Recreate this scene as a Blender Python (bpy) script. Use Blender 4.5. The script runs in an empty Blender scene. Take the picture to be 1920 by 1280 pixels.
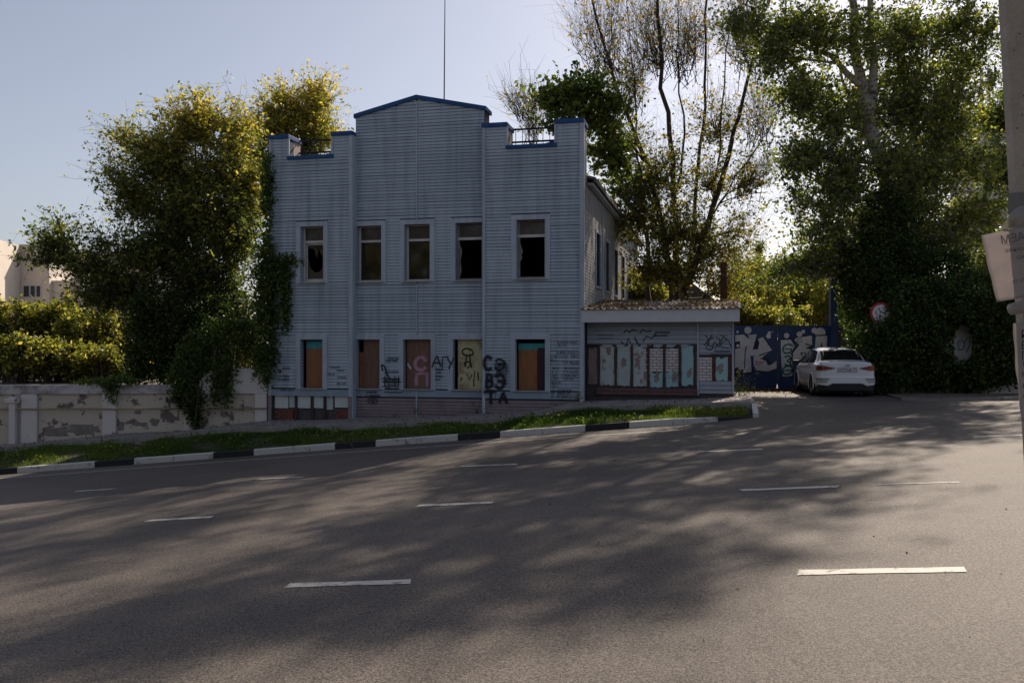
import bpy, math, random
import numpy as np
from mathutils import Vector, Matrix
R = math.radians
random.seed(7); rng = np.random.default_rng(11)
sc = bpy.context.scene; COL = sc.collection

# ------------------------------------------------------------------ camera, sky, sun, exposure
cam_d = bpy.data.cameras.new('camera'); cam = bpy.data.objects.new('camera', cam_d); COL.objects.link(cam)
cam_d.sensor_width = 36.0; cam_d.lens = 32.0; cam_d.clip_end = 3000; cam_d.clip_start = .05
cam.location = (0, 0, 0); cam.rotation_euler = (R(90.27), 0, 0)
sc.camera = cam
SUN_AZ, SUN_EL = 28.0, 38.0          # azimuth clockwise from +Y
w = bpy.data.worlds.new('World'); sc.world = w; w.use_nodes = True
nt = w.node_tree; bg = nt.nodes['Background']
sky = nt.nodes.new('ShaderNodeTexSky'); sky.sky_type = 'NISHITA'; sky.sun_disc = False
sky.sun_elevation = R(SUN_EL); sky.sun_rotation = R(SUN_AZ); sky.air_density = 1.0; sky.dust_density = 1.3; sky.ozone_density = 1.4
hsv = nt.nodes.new('ShaderNodeHueSaturation'); hsv.inputs['Saturation'].default_value = .60; nt.links.new(sky.outputs[0], hsv.inputs['Color'])
tnt = nt.nodes.new('ShaderNodeMix'); tnt.data_type = 'RGBA'; tnt.blend_type = 'MULTIPLY'; tnt.inputs[0].default_value = 1; tnt.inputs[7].default_value = (1.01, .985, 1.03, 1)
nt.links.new(hsv.outputs[0], tnt.inputs[6]); nt.links.new(tnt.outputs[2], bg.inputs[0]); bg.inputs[1].default_value = 0.079
sd = bpy.data.lights.new('sun', 'SUN'); sun = bpy.data.objects.new('sun', sd); COL.objects.link(sun)
sd.energy = 5.0; sd.angle = R(0.5); sd.color = (1.0, .86, .70)
dirv = Vector((math.sin(R(SUN_AZ))*math.cos(R(SUN_EL)), math.cos(R(SUN_AZ))*math.cos(R(SUN_EL)), math.sin(R(SUN_EL))))
sun.rotation_euler = (-dirv).to_track_quat('-Z', 'Y').to_euler(); sun.location = (20, 40, 60)
sc.view_settings.view_transform = 'Standard'; sc.view_settings.look = 'None'; sc.view_settings.gamma = 1
sc.view_settings.exposure = 0.32

# ------------------------------------------------------------------ frames of reference
F = 1707.0
UX, UY, VX, VY = .9749, -.2228, .2228, .9749        # u runs along the street, v away from it
def P(u, v, z=0.0): return Vector((u*UX+v*VX, u*UY+v*VY, z))
def UVof(X, Y): return X*UX+Y*UY, X*VX+Y*VY
ROT = math.atan2(UY, UX)
def W(x, y, Z): return Vector(((x-960)/F*Z, Z, (648-y)/F*Z))
U0, V0 = -3.833, 25.795
def fu(x, dv=0.0):
    v = V0+dv; t = (x-960)/F
    return v*(t*UX+UY)/(t*VX+VY) - U0
def fz(x, y, dv=0.0):
    v = V0+dv; u = fu(x, dv)+U0
    return (648-y)/F*(u*UY+v*VY)
def road_z(u, v):
    z = -1.65+.085*u-.005*v
    if u > -1 and v > 22 and u < 30:
        t = min(1, (v-22)/5.5); t = t*t*(3-2*t)*min(1, u+1)*min(1, (30-u)/10); z = z*(1-t)-1.52*t
    return z
def road_uv(x, y):
    t = (x-960)/F; s = (y-648)/F
    a = t*UX+UY; b = t*VX+VY
    Z = 1.65/(s+.085*a-.005*b)
    return a*Z, b*Z
def lerpk(k, x):
    if x <= k[0][0]: return k[0][1]+(k[1][1]-k[0][1])/(k[1][0]-k[0][0])*(x-k[0][0])
    for (a, fa), (b, fb) in zip(k, k[1:]):
        if x <= b: return fa+(fb-fa)*(x-a)/(b-a)
    return k[-1][1]
HS = [(-40, -4.35), (-20.35, -2.94), (-18.2, -2.72), (-16.2, -2.62), (-13.6, -2.31), (-10.87, -2.21), (-6.94, -2.0), (-5.4, -1.9), (-4.1, -1.6), (0.4, -1.42), (1.2, -1.42)]
VC = [(-60, 14.6), (-30, 18.0), (-17.8, 19.6), (-9.05, 20.8), (-2.1, 21.4), (-.7, 21.5), (.2, 21.9), (1.0, 22.3)]
VS = [(-60, 17.9), (-30, 21.2), (-17, 22.6), (-9, 23.15), (0, 23.3), (1.2, 23.3)]
def hs(u): return lerpk(HS, u)
def vc(u): return lerpk(VC, u)
def vs(u): return lerpk(VS, u)
WA = Vector((-7.55, 28.25)); WD = Vector((-.9981, -.0616))      # the yard wall line
def wall_v(u):
    # v of the wall line at street coordinate u
    a = UVof(*WA); b = UVof(*(WA+WD*20))
    return a[1]+(b[1]-a[1])*(u-a[0])/(b[0]-a[0])
def vb(u): return V0+.06 if u > -13.4 else wall_v(u)+.02

# ------------------------------------------------------------------ materials
MATS = {}
def mat(name, col, rough=.8, var=.25, scale=6.0, bump=.0, bscale=40.0, metal=0.0, col2=None, detail=6, spec=.4, thr=None, stretch=None, coat=0.0):
    if name in MATS: return MATS[name]
    m = bpy.data.materials.new(name); m.use_nodes = True; n = m.node_tree; l = n.links
    p = n.nodes['Principled BSDF']; p.inputs['Roughness'].default_value = rough; p.inputs['Metallic'].default_value = metal
    p.inputs['Specular IOR Level'].default_value = spec
    if coat: p.inputs['Coat Weight'].default_value = coat
    geo = n.nodes.new('ShaderNodeNewGeometry'); src = geo.outputs['Position']
    if stretch:
        mp = n.nodes.new('ShaderNodeMapping'); mp.inputs['Scale'].default_value = stretch; l.new(src, mp.inputs[0]); src = mp.outputs[0]
    nz = n.nodes.new('ShaderNodeTexNoise'); nz.inputs['Scale'].default_value = scale; nz.inputs['Detail'].default_value = detail; nz.inputs['Roughness'].default_value = .65
    l.new(src, nz.inputs['Vector'])
    cr = n.nodes.new('ShaderNodeValToRGB')
    c2 = col2 if col2 else tuple(c*(1-var) for c in col); c1 = col if col2 else tuple(min(1, c*(1+var*.6)) for c in col)
    if thr: cr.color_ramp.elements[0].position = thr[0]; cr.color_ramp.elements[1].position = thr[1]
    else: cr.color_ramp.elements[0].position = .3; cr.color_ramp.elements[1].position = .7
    cr.color_ramp.elements[0].color = (*c2, 1); cr.color_ramp.elements[1].color = (*c1, 1)
    l.new(nz.outputs[0], cr.inputs[0])
    # a second finer grain multiplies
    n2 = n.nodes.new('ShaderNodeTexNoise'); n2.inputs['Scale'].default_value = scale*9; n2.inputs['Detail'].default_value = 3; l.new(src, n2.inputs['Vector'])
    mr = n.nodes.new('ShaderNodeMapRange'); mr.inputs[3].default_value = 1-var*.7; mr.inputs[4].default_value = 1+var*.7; l.new(n2.outputs[0], mr.inputs[0])
    mx = n.nodes.new('ShaderNodeMix'); mx.data_type = 'RGBA'; mx.blend_type = 'MULTIPLY'; mx.inputs[0].default_value = 1
    l.new(cr.outputs[0], mx.inputs[6]); l.new(mr.outputs[0], mx.inputs[7]); l.new(mx.outputs[2], p.inputs['Base Color'])
    if bump:
        nb = n.nodes.new('ShaderNodeTexNoise'); nb.inputs['Scale'].default_value = bscale; nb.inputs['Detail'].default_value = 4; l.new(geo.outputs['Position'], nb.inputs['Vector'])
        b = n.nodes.new('ShaderNodeBump'); b.inputs['Strength'].default_value = bump; b.inputs['Distance'].default_value = .02
        l.new(nb.outputs[0], b.inputs['Height']); l.new(b.outputs[0], p.inputs['Normal'])
    MATS[name] = m; return m
def leaf_mat(name, ramp, trans=.4, gloss=.45, tb=2.0):
    m = bpy.data.materials.new(name); m.use_nodes = True; n = m.node_tree; l = n.links
    p = n.nodes['Principled BSDF']; p.inputs['Roughness'].default_value = gloss; p.inputs['Specular IOR Level'].default_value = .35
    at = n.nodes.new('ShaderNodeAttribute'); at.attribute_name = 'tint'
    cr = n.nodes.new('ShaderNodeValToRGB'); e = cr.color_ramp.elements
    e[0].position = 0; e[0].color = (*ramp[0], 1); e[1].position = 1; e[1].color = (*ramp[-1], 1)
    for i, c in enumerate(ramp[1:-1]):
        q = e.new((i+1)/(len(ramp)-1)); q.color = (*c, 1)
    l.new(at.outputs['Fac'], cr.inputs[0]); l.new(cr.outputs[0], p.inputs['Base Color'])
    tr = n.nodes.new('ShaderNodeBsdfTranslucent')
    mu = n.nodes.new('ShaderNodeMix'); mu.data_type = 'RGBA'; mu.blend_type = 'MULTIPLY'; mu.inputs[0].default_value = 1
    l.new(cr.outputs[0], mu.inputs[6]); mu.inputs[7].default_value = (tb*1.1, tb*1.15, tb*.6, 1); l.new(mu.outputs[2], tr.inputs[0])
    ms = n.nodes.new('ShaderNodeMixShader'); ms.inputs[0].default_value = trans
    l.new(p.outputs[0], ms.inputs[1]); l.new(tr.outputs[0], ms.inputs[2]); l.new(ms.outputs[0], n.nodes['Material Output'].inputs[0])
    return m
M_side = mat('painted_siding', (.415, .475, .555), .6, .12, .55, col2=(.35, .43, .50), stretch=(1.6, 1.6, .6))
_n = M_side.node_tree; _oi = _n.nodes.new('ShaderNodeObjectInfo'); _mr = _n.nodes.new('ShaderNodeMapRange'); _mr.inputs[3].default_value = .90; _mr.inputs[4].default_value = 1.08; _n.links.new(_oi.outputs['Random'], _mr.inputs[0])
_mx = _n.nodes.new('ShaderNodeMix'); _mx.data_type = 'RGBA'; _mx.blend_type = 'MULTIPLY'; _mx.inputs[0].default_value = 1; _pb = _n.nodes['Principled BSDF']; _src = _pb.inputs['Base Color'].links[0].from_socket
_n.links.new(_src, _mx.inputs[6]); _n.links.new(_mr.outputs[0], _mx.inputs[7]); _n.links.new(_mx.outputs[2], _pb.inputs['Base Color'])
def streaks(m):
    n = m.node_tree; l = n.links; g = n.nodes.new('ShaderNodeNewGeometry'); mp = n.nodes.new('ShaderNodeMapping'); mp.inputs['Scale'].default_value = (5, 5, .3); l.new(g.outputs['Position'], mp.inputs[0])
    q = n.nodes.new('ShaderNodeTexNoise'); q.inputs['Scale'].default_value = 1; q.inputs['Detail'].default_value = 5; l.new(mp.outputs[0], q.inputs['Vector'])
    r = n.nodes.new('ShaderNodeMapRange'); r.inputs[1].default_value = .3; r.inputs[2].default_value = .55; r.inputs[3].default_value = .80; r.inputs[4].default_value = 1.05; l.new(q.outputs[0], r.inputs[0])
    x = n.nodes.new('ShaderNodeMix'); x.data_type = 'RGBA'; x.blend_type = 'MULTIPLY'; x.inputs[0].default_value = 1; p = n.nodes['Principled BSDF']; src = p.inputs['Base Color'].links[0].from_socket
    l.new(src, x.inputs[6]); l.new(r.outputs[0], x.inputs[7]); l.new(x.outputs[2], p.inputs['Base Color'])
streaks(M_side)
M_trim = mat('painted_trim', (.42, .47, .55), .6, .12, 2.0)
streaks(M_trim)
M_back = mat('siding_backing', (.045, .05, .06), .8, .15, 2)
M_skirt = mat('blue_skirt_paint', (.27, .34, .42), .55, .15, 3)
M_plum = mat('plum_siding', (.27, .21, .225), .7, .22, 2.5)
M_cap = mat('blue_cap_metal', (.018, .085, .24), .6, .25, 3, spec=.3)
M_white = mat('white_plastic', (.62, .61, .60), .4, .12, 8)
M_sill = mat('sill_metal', (.42, .41, .42), .45, .2, 6)
M_dark = mat('dark_interior', (.045, .04, .04), .9, .3, 1.5)
M_wallp = mat('interior_wallpaper', (.16, .11, .08), .9, .3, 1.2)
M_ply = mat('orange_plywood', (.30, .125, .05), .65, .3, 3, stretch=(5, 5, .8))
M_ply2 = mat('brown_plywood', (.21, .12, .085), .7, .3, 3, stretch=(5, 5, .8))
M_plyd = mat('dark_red_board', (.055, .022, .03), .7, .3, 3)
M_turq = mat('turquoise_board', (.06, .32, .36), .6, .25, 4)
M_cream = mat('cream_board', (.55, .50, .30), .7, .2, 3, col2=(.33, .24, .16), thr=(.38, .52))
M_ink = mat('black_spray_paint', (.02, .02, .028), .7, .2, 9)
M_inkg = mat('green_spray_paint', (.05, .25, .10), .7, .3, 9)
M_inkt = mat('teal_spray_paint', (.01, .16, .14), .6, .3, 9)
M_pink = mat('pink_paint', (.50, .26, .36), .6, .2, 9)
M_whp = mat('white_marker', (.55, .55, .58), .7, .2, 9)
M_red = mat('red_spray_paint', (.45, .03, .08), .6, .2, 9)
M_silver = mat('silver_spray_paint', (.60, .585, .64), .5, .22, 1.5)
M_blue = mat('gate_navy_paint', (.018, .045, .14), .5, .35, 2.2)
M_rust = mat('rusted_steel', (.10, .035, .022), .8, .4, 6)
M_conc = mat('pole_concrete', (.44, .40, .355), .9, .22, 5, bump=.35, bscale=60)
M_kerbw = mat('kerb_white', (.58, .56, .53), .8, .2, 6, col2=(.27, .25, .23), thr=(.33, .43), bump=.3)
M_kerbb = mat('kerb_black', (.022, .022, .025), .75, .3, 7, col2=(.15, .14, .13), thr=(.30, .37), bump=.3)
M_kerbg = mat('kerb_concrete', (.30, .28, .26), .85, .25, 4, bump=.2)
M_paint = mat('road_paint', (.52, .50, .46), .7, .2, 9, col2=(.17, .15, .135), thr=(.36, .46))
M_bark = mat('grey_bark', (.085, .07, .06), .9, .35, 5, bump=.5, bscale=14)
M_birch = mat('birch_bark', (.34, .31, .28), .75, .2, 3.5, col2=(.07, .06, .055), thr=(.40, .48), stretch=(1, 1, 3.5))
M_brickw = mat('white_brick', (.66, .60, .60), .85, .18, 7, bump=.3)
M_brickp = mat('pink_brick', (.29, .23, .22), .9, .3, 5, bump=.3)
M_brickr = mat('red_brick', (.20, .075, .055), .9, .35, 5, bump=.3)
M_mortar = mat('dark_mortar', (.09, .08, .085), .95, .3, 8)
M_wood = mat('dark_wood_batten', (.075, .045, .045), .85, .35, 8, stretch=(4, 4, .6))
M_plas = mat('flaking_teal_plaster', (.38, .54, .55), .85, .2, 4.5, col2=(.42, .43, .41), thr=(.42, .6), bump=.3, bscale=12)
M_plas2 = mat('flaking_grey_plaster', (.48, .52, .53), .85, .25, 5.5, col2=(.24, .20, .19), thr=(.38, .46), bump=.4, bscale=12)
M_teal = mat('teal_plaster', (.33, .52, .54), .8, .2, 4, col2=(.26, .22, .19), thr=(.33, .41))
M_plasw = mat('pale_plaster', (.58, .62, .61), .85, .2, 4, col2=(.22, .2, .18), thr=(.30, .36))
M_brownb = mat('brown_board', (.15, .08, .08), .75, .25, 4)
M_fascia = mat('white_ribbed_fascia', (.62, .62, .66), .5, .08, 3)
M_slate = mat('weathered_slate', (.13, .115, .11), .9, .35, 5, bump=.5, bscale=20)
M_wwhite = mat('whitewashed_plaster', (.68, .635, .61), .9, .10, 3.2, col2=(.24, .18, .165), thr=(.34, .38), bump=.4, bscale=9)
M_wcream = mat('cream_plaster', (.58, .51, .42), .9, .12, 2.0, col2=(.17, .14, .135), thr=(.41, .45), bump=.4, bscale=9)
M_pipe = mat('painted_gas_pipe', (.38, .28, .16), .5, .25, 6)
M_far = mat('far_cream_render', (.70, .63, .55), .9, .08, .6)
M_farg = mat('far_grey_render', (.66, .60, .56), .9, .08, .6)
M_glassd = mat('far_window_glass', (.05, .06, .07), .15, .2, 1, spec=.6)
M_paper = None
def add_trans(base, name, col, amt):
    m = bpy.data.materials.new(name); m.use_nodes = True; n = m.node_tree; l = n.links
    p = n.nodes['Principled BSDF']; p.inputs['Roughness'].default_value = .7
    nz = n.nodes.new('ShaderNodeTexNoise'); nz.inputs['Scale'].default_value = 25; g = n.nodes.new('ShaderNodeNewGeometry'); l.new(g.outputs['Position'], nz.inputs['Vector'])
    cr = n.nodes.new('ShaderNodeValToRGB'); cr.color_ramp.elements[0].color = (*[c*.85 for c in col], 1); cr.color_ramp.elements[1].color = (*col, 1); l.new(nz.outputs[0], cr.inputs[0])
    l.new(cr.outputs[0], p.inputs['Base Color']); t = n.nodes.new('ShaderNodeBsdfTranslucent'); l.new(cr.outputs[0], t.inputs[0])
    ms = n.nodes.new('ShaderNodeMixShader'); ms.inputs[0].default_value = amt
    l.new(p.outputs[0], ms.inputs[1]); l.new(t.outputs[0], ms.inputs[2]); l.new(ms.outputs[0], n.nodes['Material Output'].inputs[0]); return m
M_paper = add_trans(None, 'notice_paper', (.62, .57, .56), .5)
M_film = add_trans(None, 'torn_plastic_film', (.50, .48, .46), .4)
def glass_mat(name, tint=(.9, .95, .95), dirt=(.05, .035, .022), amt=.12):
    m = bpy.data.materials.new(name); m.use_nodes = True; n = m.node_tree; l = n.links
    p = n.nodes['Principled BSDF']; p.inputs['Roughness'].default_value = .35
    nz = n.nodes.new('ShaderNodeTexNoise'); nz.inputs['Scale'].default_value = 3; nz.inputs['Detail'].default_value = 8
    g = n.nodes.new('ShaderNodeNewGeometry'); l.new(g.outputs['Position'], nz.inputs['Vector'])
    p.inputs['Base Color'].default_value = (*dirt, 1)
    gl = n.nodes.new('ShaderNodeBsdfGlossy'); gl.inputs['Roughness'].default_value = .04; gl.inputs[0].default_value = (.55, .55, .55, 1)
    tr = n.nodes.new('ShaderNodeBsdfTransparent'); tr.inputs[0].default_value = (*tint, 1)
    fr = n.nodes.new('ShaderNodeFresnel'); fr.inputs[0].default_value = 1.6
    m1 = n.nodes.new('ShaderNodeMixShader'); l.new(fr.outputs[0], m1.inputs[0]); l.new(tr.outputs[0], m1.inputs[1]); l.new(gl.outputs[0], m1.inputs[2])
    mr = n.nodes.new('ShaderNodeMapRange'); mr.inputs[3].default_value = amt-.15; mr.inputs[4].default_value = amt+.25; l.new(nz.outputs[0], mr.inputs[0])
    m2 = n.nodes.new('ShaderNodeMixShader'); l.new(mr.outputs[0], m2.inputs[0]); l.new(m1.outputs[0], m2.inputs[1]); l.new(p.outputs[0], m2.inputs[2])
    l.new(m2.outputs[0], n.nodes['Material Output'].inputs[0]); return m
M_glass = glass_mat('window_glass'); M_glassdirty = glass_mat('dusty_window_glass', amt=.6, dirt=(.075, .055, .045))

# ------------------------------------------------------------------ mesh helpers
class MB:
    def __init__(s): s.v = []; s.f = []
    def box(s, x0, x1, y0, y1, z0, z1):
        b = len(s.v)
        s.v += [(x0,y0,z0),(x1,y0,z0),(x1,y1,z0),(x0,y1,z0),(x0,y0,z1),(x1,y0,z1),(x1,y1,z1),(x0,y1,z1)]
        s.f += [(b,b+3,b+2,b+1),(b+4,b+5,b+6,b+7),(b,b+1,b+5,b+4),(b+1,b+2,b+6,b+5),(b+2,b+3,b+7,b+6),(b+3,b,b+4,b+7)]
        return s
    def poly_prism(s, pts, d0, d1, axis='y'):
        # pts in the plane (a,b); d along axis.  counter-clockwise seen from -axis
        b = len(s.v); n = len(pts)
        for d in (d0, d1):
            for (a, c) in pts:
                s.v.append({'y': (a, d, c), 'x': (d, a, c), 'z': (a, c, d)}[axis])
        s.f.append(tuple(range(b, b+n))); s.f.append(tuple(range(b+2*n-1, b+n-1, -1)))
        for i in range(n):
            j = (i+1) % n; s.f.append((b+i, b+n+i, b+n+j, b+j))
        return s
    def tube(s, pts, rad, k=6, cap=True):
        pts = [Vector(p) for p in pts]; n = len(pts)
        if not hasattr(rad, '__len__'): rad = [rad]*n
        b0 = len(s.v); ref = Vector((0.31, .17, 1)).normalized()
        for i, p in enumerate(pts):
            t = (pts[min(i+1, n-1)]-pts[max(i-1, 0)])
            t = t.normalized() if t.length > 1e-9 else Vector((0, 0, 1))
            a = t.cross(ref if abs(t.dot(ref)) < .95 else Vector((1, 0, 0))).normalized(); c = t.cross(a)
            for j in range(k):
                an = 2*math.pi*j/k; q = p+(a*math.cos(an)+c*math.sin(an))*rad[i]; s.v.append(q[:])
        for i in range(n-1):
            for j in range(k):
                j2 = (j+1) % k; s.f.append((b0+i*k+j, b0+i*k+j2, b0+(i+1)*k+j2, b0+(i+1)*k+j))
        if cap:
            s.f.append(tuple(b0+j for j in range(k-1, -1, -1))); s.f.append(tuple(b0+(n-1)*k+j for j in range(k)))
        return s
    def cyl(s, c, r, d, axis='x', k=24, r2=None):
        c = Vector(c); ax = {'x': Vector((1,0,0)), 'y': Vector((0,1,0)), 'z': Vector((0,0,1))}[axis]
        return s.tube([c-ax*d/2, c+ax*d/2], [r, r2 if r2 is not None else r], k)
    def ribbon(s, pts, wd, y, flip=False):
        # painted stroke in the x,z plane at depth y
        n = len(pts); b = len(s.v)
        for i in range(n):
            a = Vector(pts[max(i-1, 0)]); c = Vector(pts[min(i+1, n-1)]); d = (c-a)
            d = d.normalized() if d.length > 1e-9 else Vector((1, 0)); nn = Vector((-d.y, d.x))*wd*.5*(random.uniform(.8, 1.15))
            p = Vector(pts[i]); e = d*wd*.4 if i == n-1 else (-d*wd*.4 if i == 0 else Vector((0, 0)))
            s.v.append((p.x+nn.x+e.x, y, p.y+nn.y+e.y)); s.v.append((p.x-nn.x+e.x, y, p.y-nn.y+e.y))
        for i in range(n-1): s.f.append((b+2*i, b+2*i+1, b+2*i+3, b+2*i+2))
        return s
    def mesh(s, name):
        m = bpy.data.meshes.new(name); m.from_pydata([tuple(v) for v in s.v], [], s.f); m.update(); return m
def props(o, label=None, cat=None, group=None, kind=None):
    if label: o['label'] = label
    if cat: o['category'] = cat
    if group: o['group'] = group
    if kind: o['kind'] = kind
    return o
def link(name, mesh, m=None, parent=None, smooth=False, zoff=0.0):
    if m is not None:
        mesh.materials.clear(); mesh.materials.append(m)
    if smooth: mesh.shade_smooth()
    o = bpy.data.objects.new(name, mesh); COL.objects.link(o)
    if parent is not None: o.parent = parent
    o.location.z = zoff
    return o
def build(mb, name, m, parent=None, smooth=False, zoff=0.0): return link(name, mb.mesh(name), m, parent, smooth, zoff)
def thing(name, label, cat, loc=(0, 0, 0), rz=0.0, group=None):
    o = bpy.data.objects.new(name, None); COL.objects.link(o); o.location = loc; o.rotation_euler = (0, 0, rz)
    o.empty_display_size = .2
    return props(o, label, cat, group)
def bevel(o, wd=.01, seg=2):
    b = o.modifiers.new('bevel', 'BEVEL'); b.width = wd; b.segments = seg; b.limit_method = 'ANGLE'; return o
def text_mesh(txt, size, mirror=False):
    c = bpy.data.curves.new('lettering', 'FONT'); c.body = txt; c.size = size; c.align_x = 'CENTER'; c.align_y = 'CENTER'; c.resolution_u = 3
    o = bpy.data.objects.new('lettering', c); COL.objects.link(o); dg = bpy.context.evaluated_depsgraph_get(); dg.update()
    me = bpy.data.meshes.new_from_object(o.evaluated_get(dg)); bpy.data.objects.remove(o); bpy.data.curves.remove(c)
    for v in me.vertices: v.co = Vector((-v.co.x if mirror else v.co.x, 0, v.co.y))
    return me

def grid_mesh(us, vlo, vhi, nv, zf, name, skirt=0.35):
    # strip between two v curves, with vertical skirts all round
    vv = []; ff = []; nu = len(us)
    for u in us:
        for j in range(nv+1):
            t = j/nv; v = vlo(u)+(vhi(u)-vlo(u))*t; vv.append(P(u, v, zf(u, v, t))[:])
    for i in range(nu-1):
        for j in range(nv):
            a = i*(nv+1)+j; ff.append((a, a+nv+1, a+nv+2, a+1))
    if skirt:
        loop = [i*(nv+1) for i in range(nu)]+[(nu-1)*(nv+1)+j for j in range(1, nv+1)]+[i*(nv+1)+nv for i in range(nu-2, -1, -1)]+[j for j in range(nv-1, 0, -1)]
        b = len(vv)
        for q in loop: x, y, z = vv[q]; vv.append((x, y, z-skirt))
        m = len(loop)
        for k in range(m): ff.append((loop[k], b+k, b+(k+1) % m, loop[(k+1) % m]))
    me = bpy.data.meshes.new(name); me.from_pydata(vv, [], ff); me.update(); return me
def frange(a, b, s):
    n = max(1, int(round((b-a)/s))); return [a+(b-a)*i/n for i in range(n+1)]

# leaves -----------------------------------------------------------
def leaf_object(name, C, size, tint, m, parent=None, aspect=.55, droop=.0, zoff=None):
    N = len(C); C = np.asarray(C, dtype=np.float32)
    a = rng.normal(size=(N, 3)); a[:, 2] = a[:, 2]*.7-droop; a /= np.linalg.norm(a, axis=1)[:, None]
    b = rng.normal(size=(N, 3)); b -= (a*b).sum(1)[:, None]*a; b /= np.linalg.norm(b, axis=1)[:, None]+1e-9
    s = (size*rng.uniform(.6, 1.25, N))[:, None]
    V = np.empty((N, 4, 3), np.float32)
    V[:, 0] = C-a*s*.5; V[:, 1] = C+b*s*aspect*.5+a*s*.05; V[:, 2] = C+a*s*.5; V[:, 3] = C-b*s*aspect*.5+a*s*.05
    me = bpy.data.meshes.new(name); me.vertices.add(N*4); me.loops.add(N*4); me.polygons.add(N)
    me.vertices.foreach_set('co', V.ravel()); me.loops.foreach_set('vertex_index', np.arange(N*4, dtype=np.int32))
    me.polygons.foreach_set('loop_start', np.arange(0, N*4, 4, dtype=np.int32))
    me.update(calc_edges=True)
    at = me.attributes.new('tint', 'FLOAT', 'FACE'); at.data.foreach_set('value', np.clip(tint, 0, 1).astype(np.float32))
    me.materials.append(m); o = bpy.data.objects.new(name, me); COL.objects.link(o)
    if parent is not None:
        o.parent = parent; L = parent.location; o.location = (-L[0], -L[1], -L[2])
    return o
def curve_pts(a, b, n, sag=.0, wob=.05):
    a = Vector(a); b = Vector(b); L = (b-a).length; out = []
    w1 = Vector(rng.normal(size=3))*wob*L
    for i in range(n+1):
        t = i/n; p = a.lerp(b, t)+w1*math.sin(math.pi*t)+Vector((0, 0, -sag*L*math.sin(math.pi*t)*(1-.2*t))); out.append(p)
    return out
LEAFCOUNT = [0]
def tree(name, label, stems, lobes, lm, TW=2.0, LN=1.15, sprig=1.0, bark=None, cat='tree', TR=.68, leaf=.11, tint=(.35, .2), topyellow=0.0, group=None, twig_r=.006, spread=.06, droop=.2, aspect=.55, k=6, bare=0, limb_k=4, seed=None, up=.0):
    """stems: list of polylines [(Vector, r)...]; lobes: (centre, (rx,ry,rz), twigs, leaves_per_twig)"""
    base = stems[0][0][0]
    root = thing(name, label, cat, base, 0, group)
    tm = MB()
    pts_all = []
    for st in stems:
        # smooth the stem
        P_, R_ = [], []
        for (a, ra), (b, rb) in zip(st, st[1:]):
            for i in range(4):
                t = i/4; P_.append(a.lerp(b, t)+Vector(rng.normal(size=3))*.012*(b-a).length); R_.append(ra+(rb-ra)*t)
        P_.append(st[-1][0]); R_.append(st[-1][1])
        R_ = [r*TR for r in R_]; tm.tube([p-base for p in P_], R_, k); pts_all += list(zip(P_, R_))
    build(tm, 'trunk', bark or M_bark, root, True)
    SP = np.array([p[:] for p, r in pts_all]); SR = np.array([r for p, r in pts_all])
    lb = MB(); Cs = []; Ts = []
    for lo in lobes:
        c, rad, ntw, nl = lo[:4]; ntw = int(ntw*TW); nl = int(nl*LN); tt = lo[4] if len(lo) > 4 else 0
        c = Vector(c); d = SP-np.array(c[:]); low = np.where(d[:, 2] > -.2, 3.0, 0.0)
        i = int(np.argmin(np.linalg.norm(d, axis=1)+low)); a = Vector(SP[i]); r0 = min(SR[i]*.6, .09)
        L = (c-a).length; limb = curve_pts(a, c, 5, -.06, .07)
        lb.tube([p-base for p in limb], [r0+(.015-r0)*j/5 for j in range(6)], limb_k, False)
        for q in range(ntw):
            dv = rng.normal(size=3); dv /= np.linalg.norm(dv); rr = rng.uniform(.05, 1.0)**.5*rng.uniform(.85, 1.25)
            e = c+Vector((dv[0]*rad[0]*rr, dv[1]*rad[1]*rr, dv[2]*rad[2]*rr)); s0 = limb[rng.integers(2, 6)]
            if bare and nl < 20: e.z += rad[2]*.7; s0 = limb[rng.integers(1, 4)]+Vector(rng.normal(size=3).tolist())*.3*rad[0]
            tw = curve_pts(s0, e, 4, -.05-up, .10)
            lb.tube([p-base for p in tw], [.018, .013, .010, twig_r, twig_r*.6], 3, False)
            segs_ = [(tw[2], tw[3]), (tw[3], tw[4])]
            nsub = 4 if nl else 0
            for bb in range(nsub+bare):
                s1 = tw[rng.integers(1, 5)].lerp(tw[rng.integers(2, 5)], .5); dd = Vector(rng.normal(size=3)); dd.z = dd.z*.6+(.75 if droop < .5 else -.35)+(1.0 if bb >= nsub else 0); dd = dd.normalized()+(tw[4]-tw[2]).normalized()*.4
                e1 = s1+dd*rng.uniform(.35, 1.0)*(1.7 if bb >= nsub else 1)*sprig; t2 = curve_pts(s1, e1, 2, (.15 if droop > .5 else -.06), .12)
                lb.tube([p-base for p in t2], [twig_r*1.1, twig_r*.8, twig_r*.4], 3, False)
                if bb < nsub: segs_ += [(t2[0], t2[1]), (t2[1], t2[2])]*2
                elif bb % 3 == 0: segs_.append((t2[1], t2[2]))
            if nl:
                n_ = nl; wh = rng.integers(0, len(segs_), n_); A_ = np.array([q_[0][:] for q_ in segs_]); B_ = np.array([q_[1][:] for q_ in segs_]); tq = rng.uniform(0, 1.1, n_)[:, None]
                pp = A_[wh]*(1-tq)+B_[wh]*tq+rng.normal(size=(n_, 3))*spread
                Cs.append(pp); Ts.append(np.full(n_, rng.normal(tt, .10))+rng.normal(tint[0], tint[1], n_))
    build(lb, 'branches', bark or M_bark, root)
    if Cs:
        C = np.concatenate(Cs); T = np.concatenate(Ts)
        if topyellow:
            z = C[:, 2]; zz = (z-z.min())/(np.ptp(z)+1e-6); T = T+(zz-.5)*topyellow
        LEAFCOUNT[0] += len(C)
        leaf_object('crown', C, leaf, T, lm, root, aspect, droop)
    return root
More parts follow.
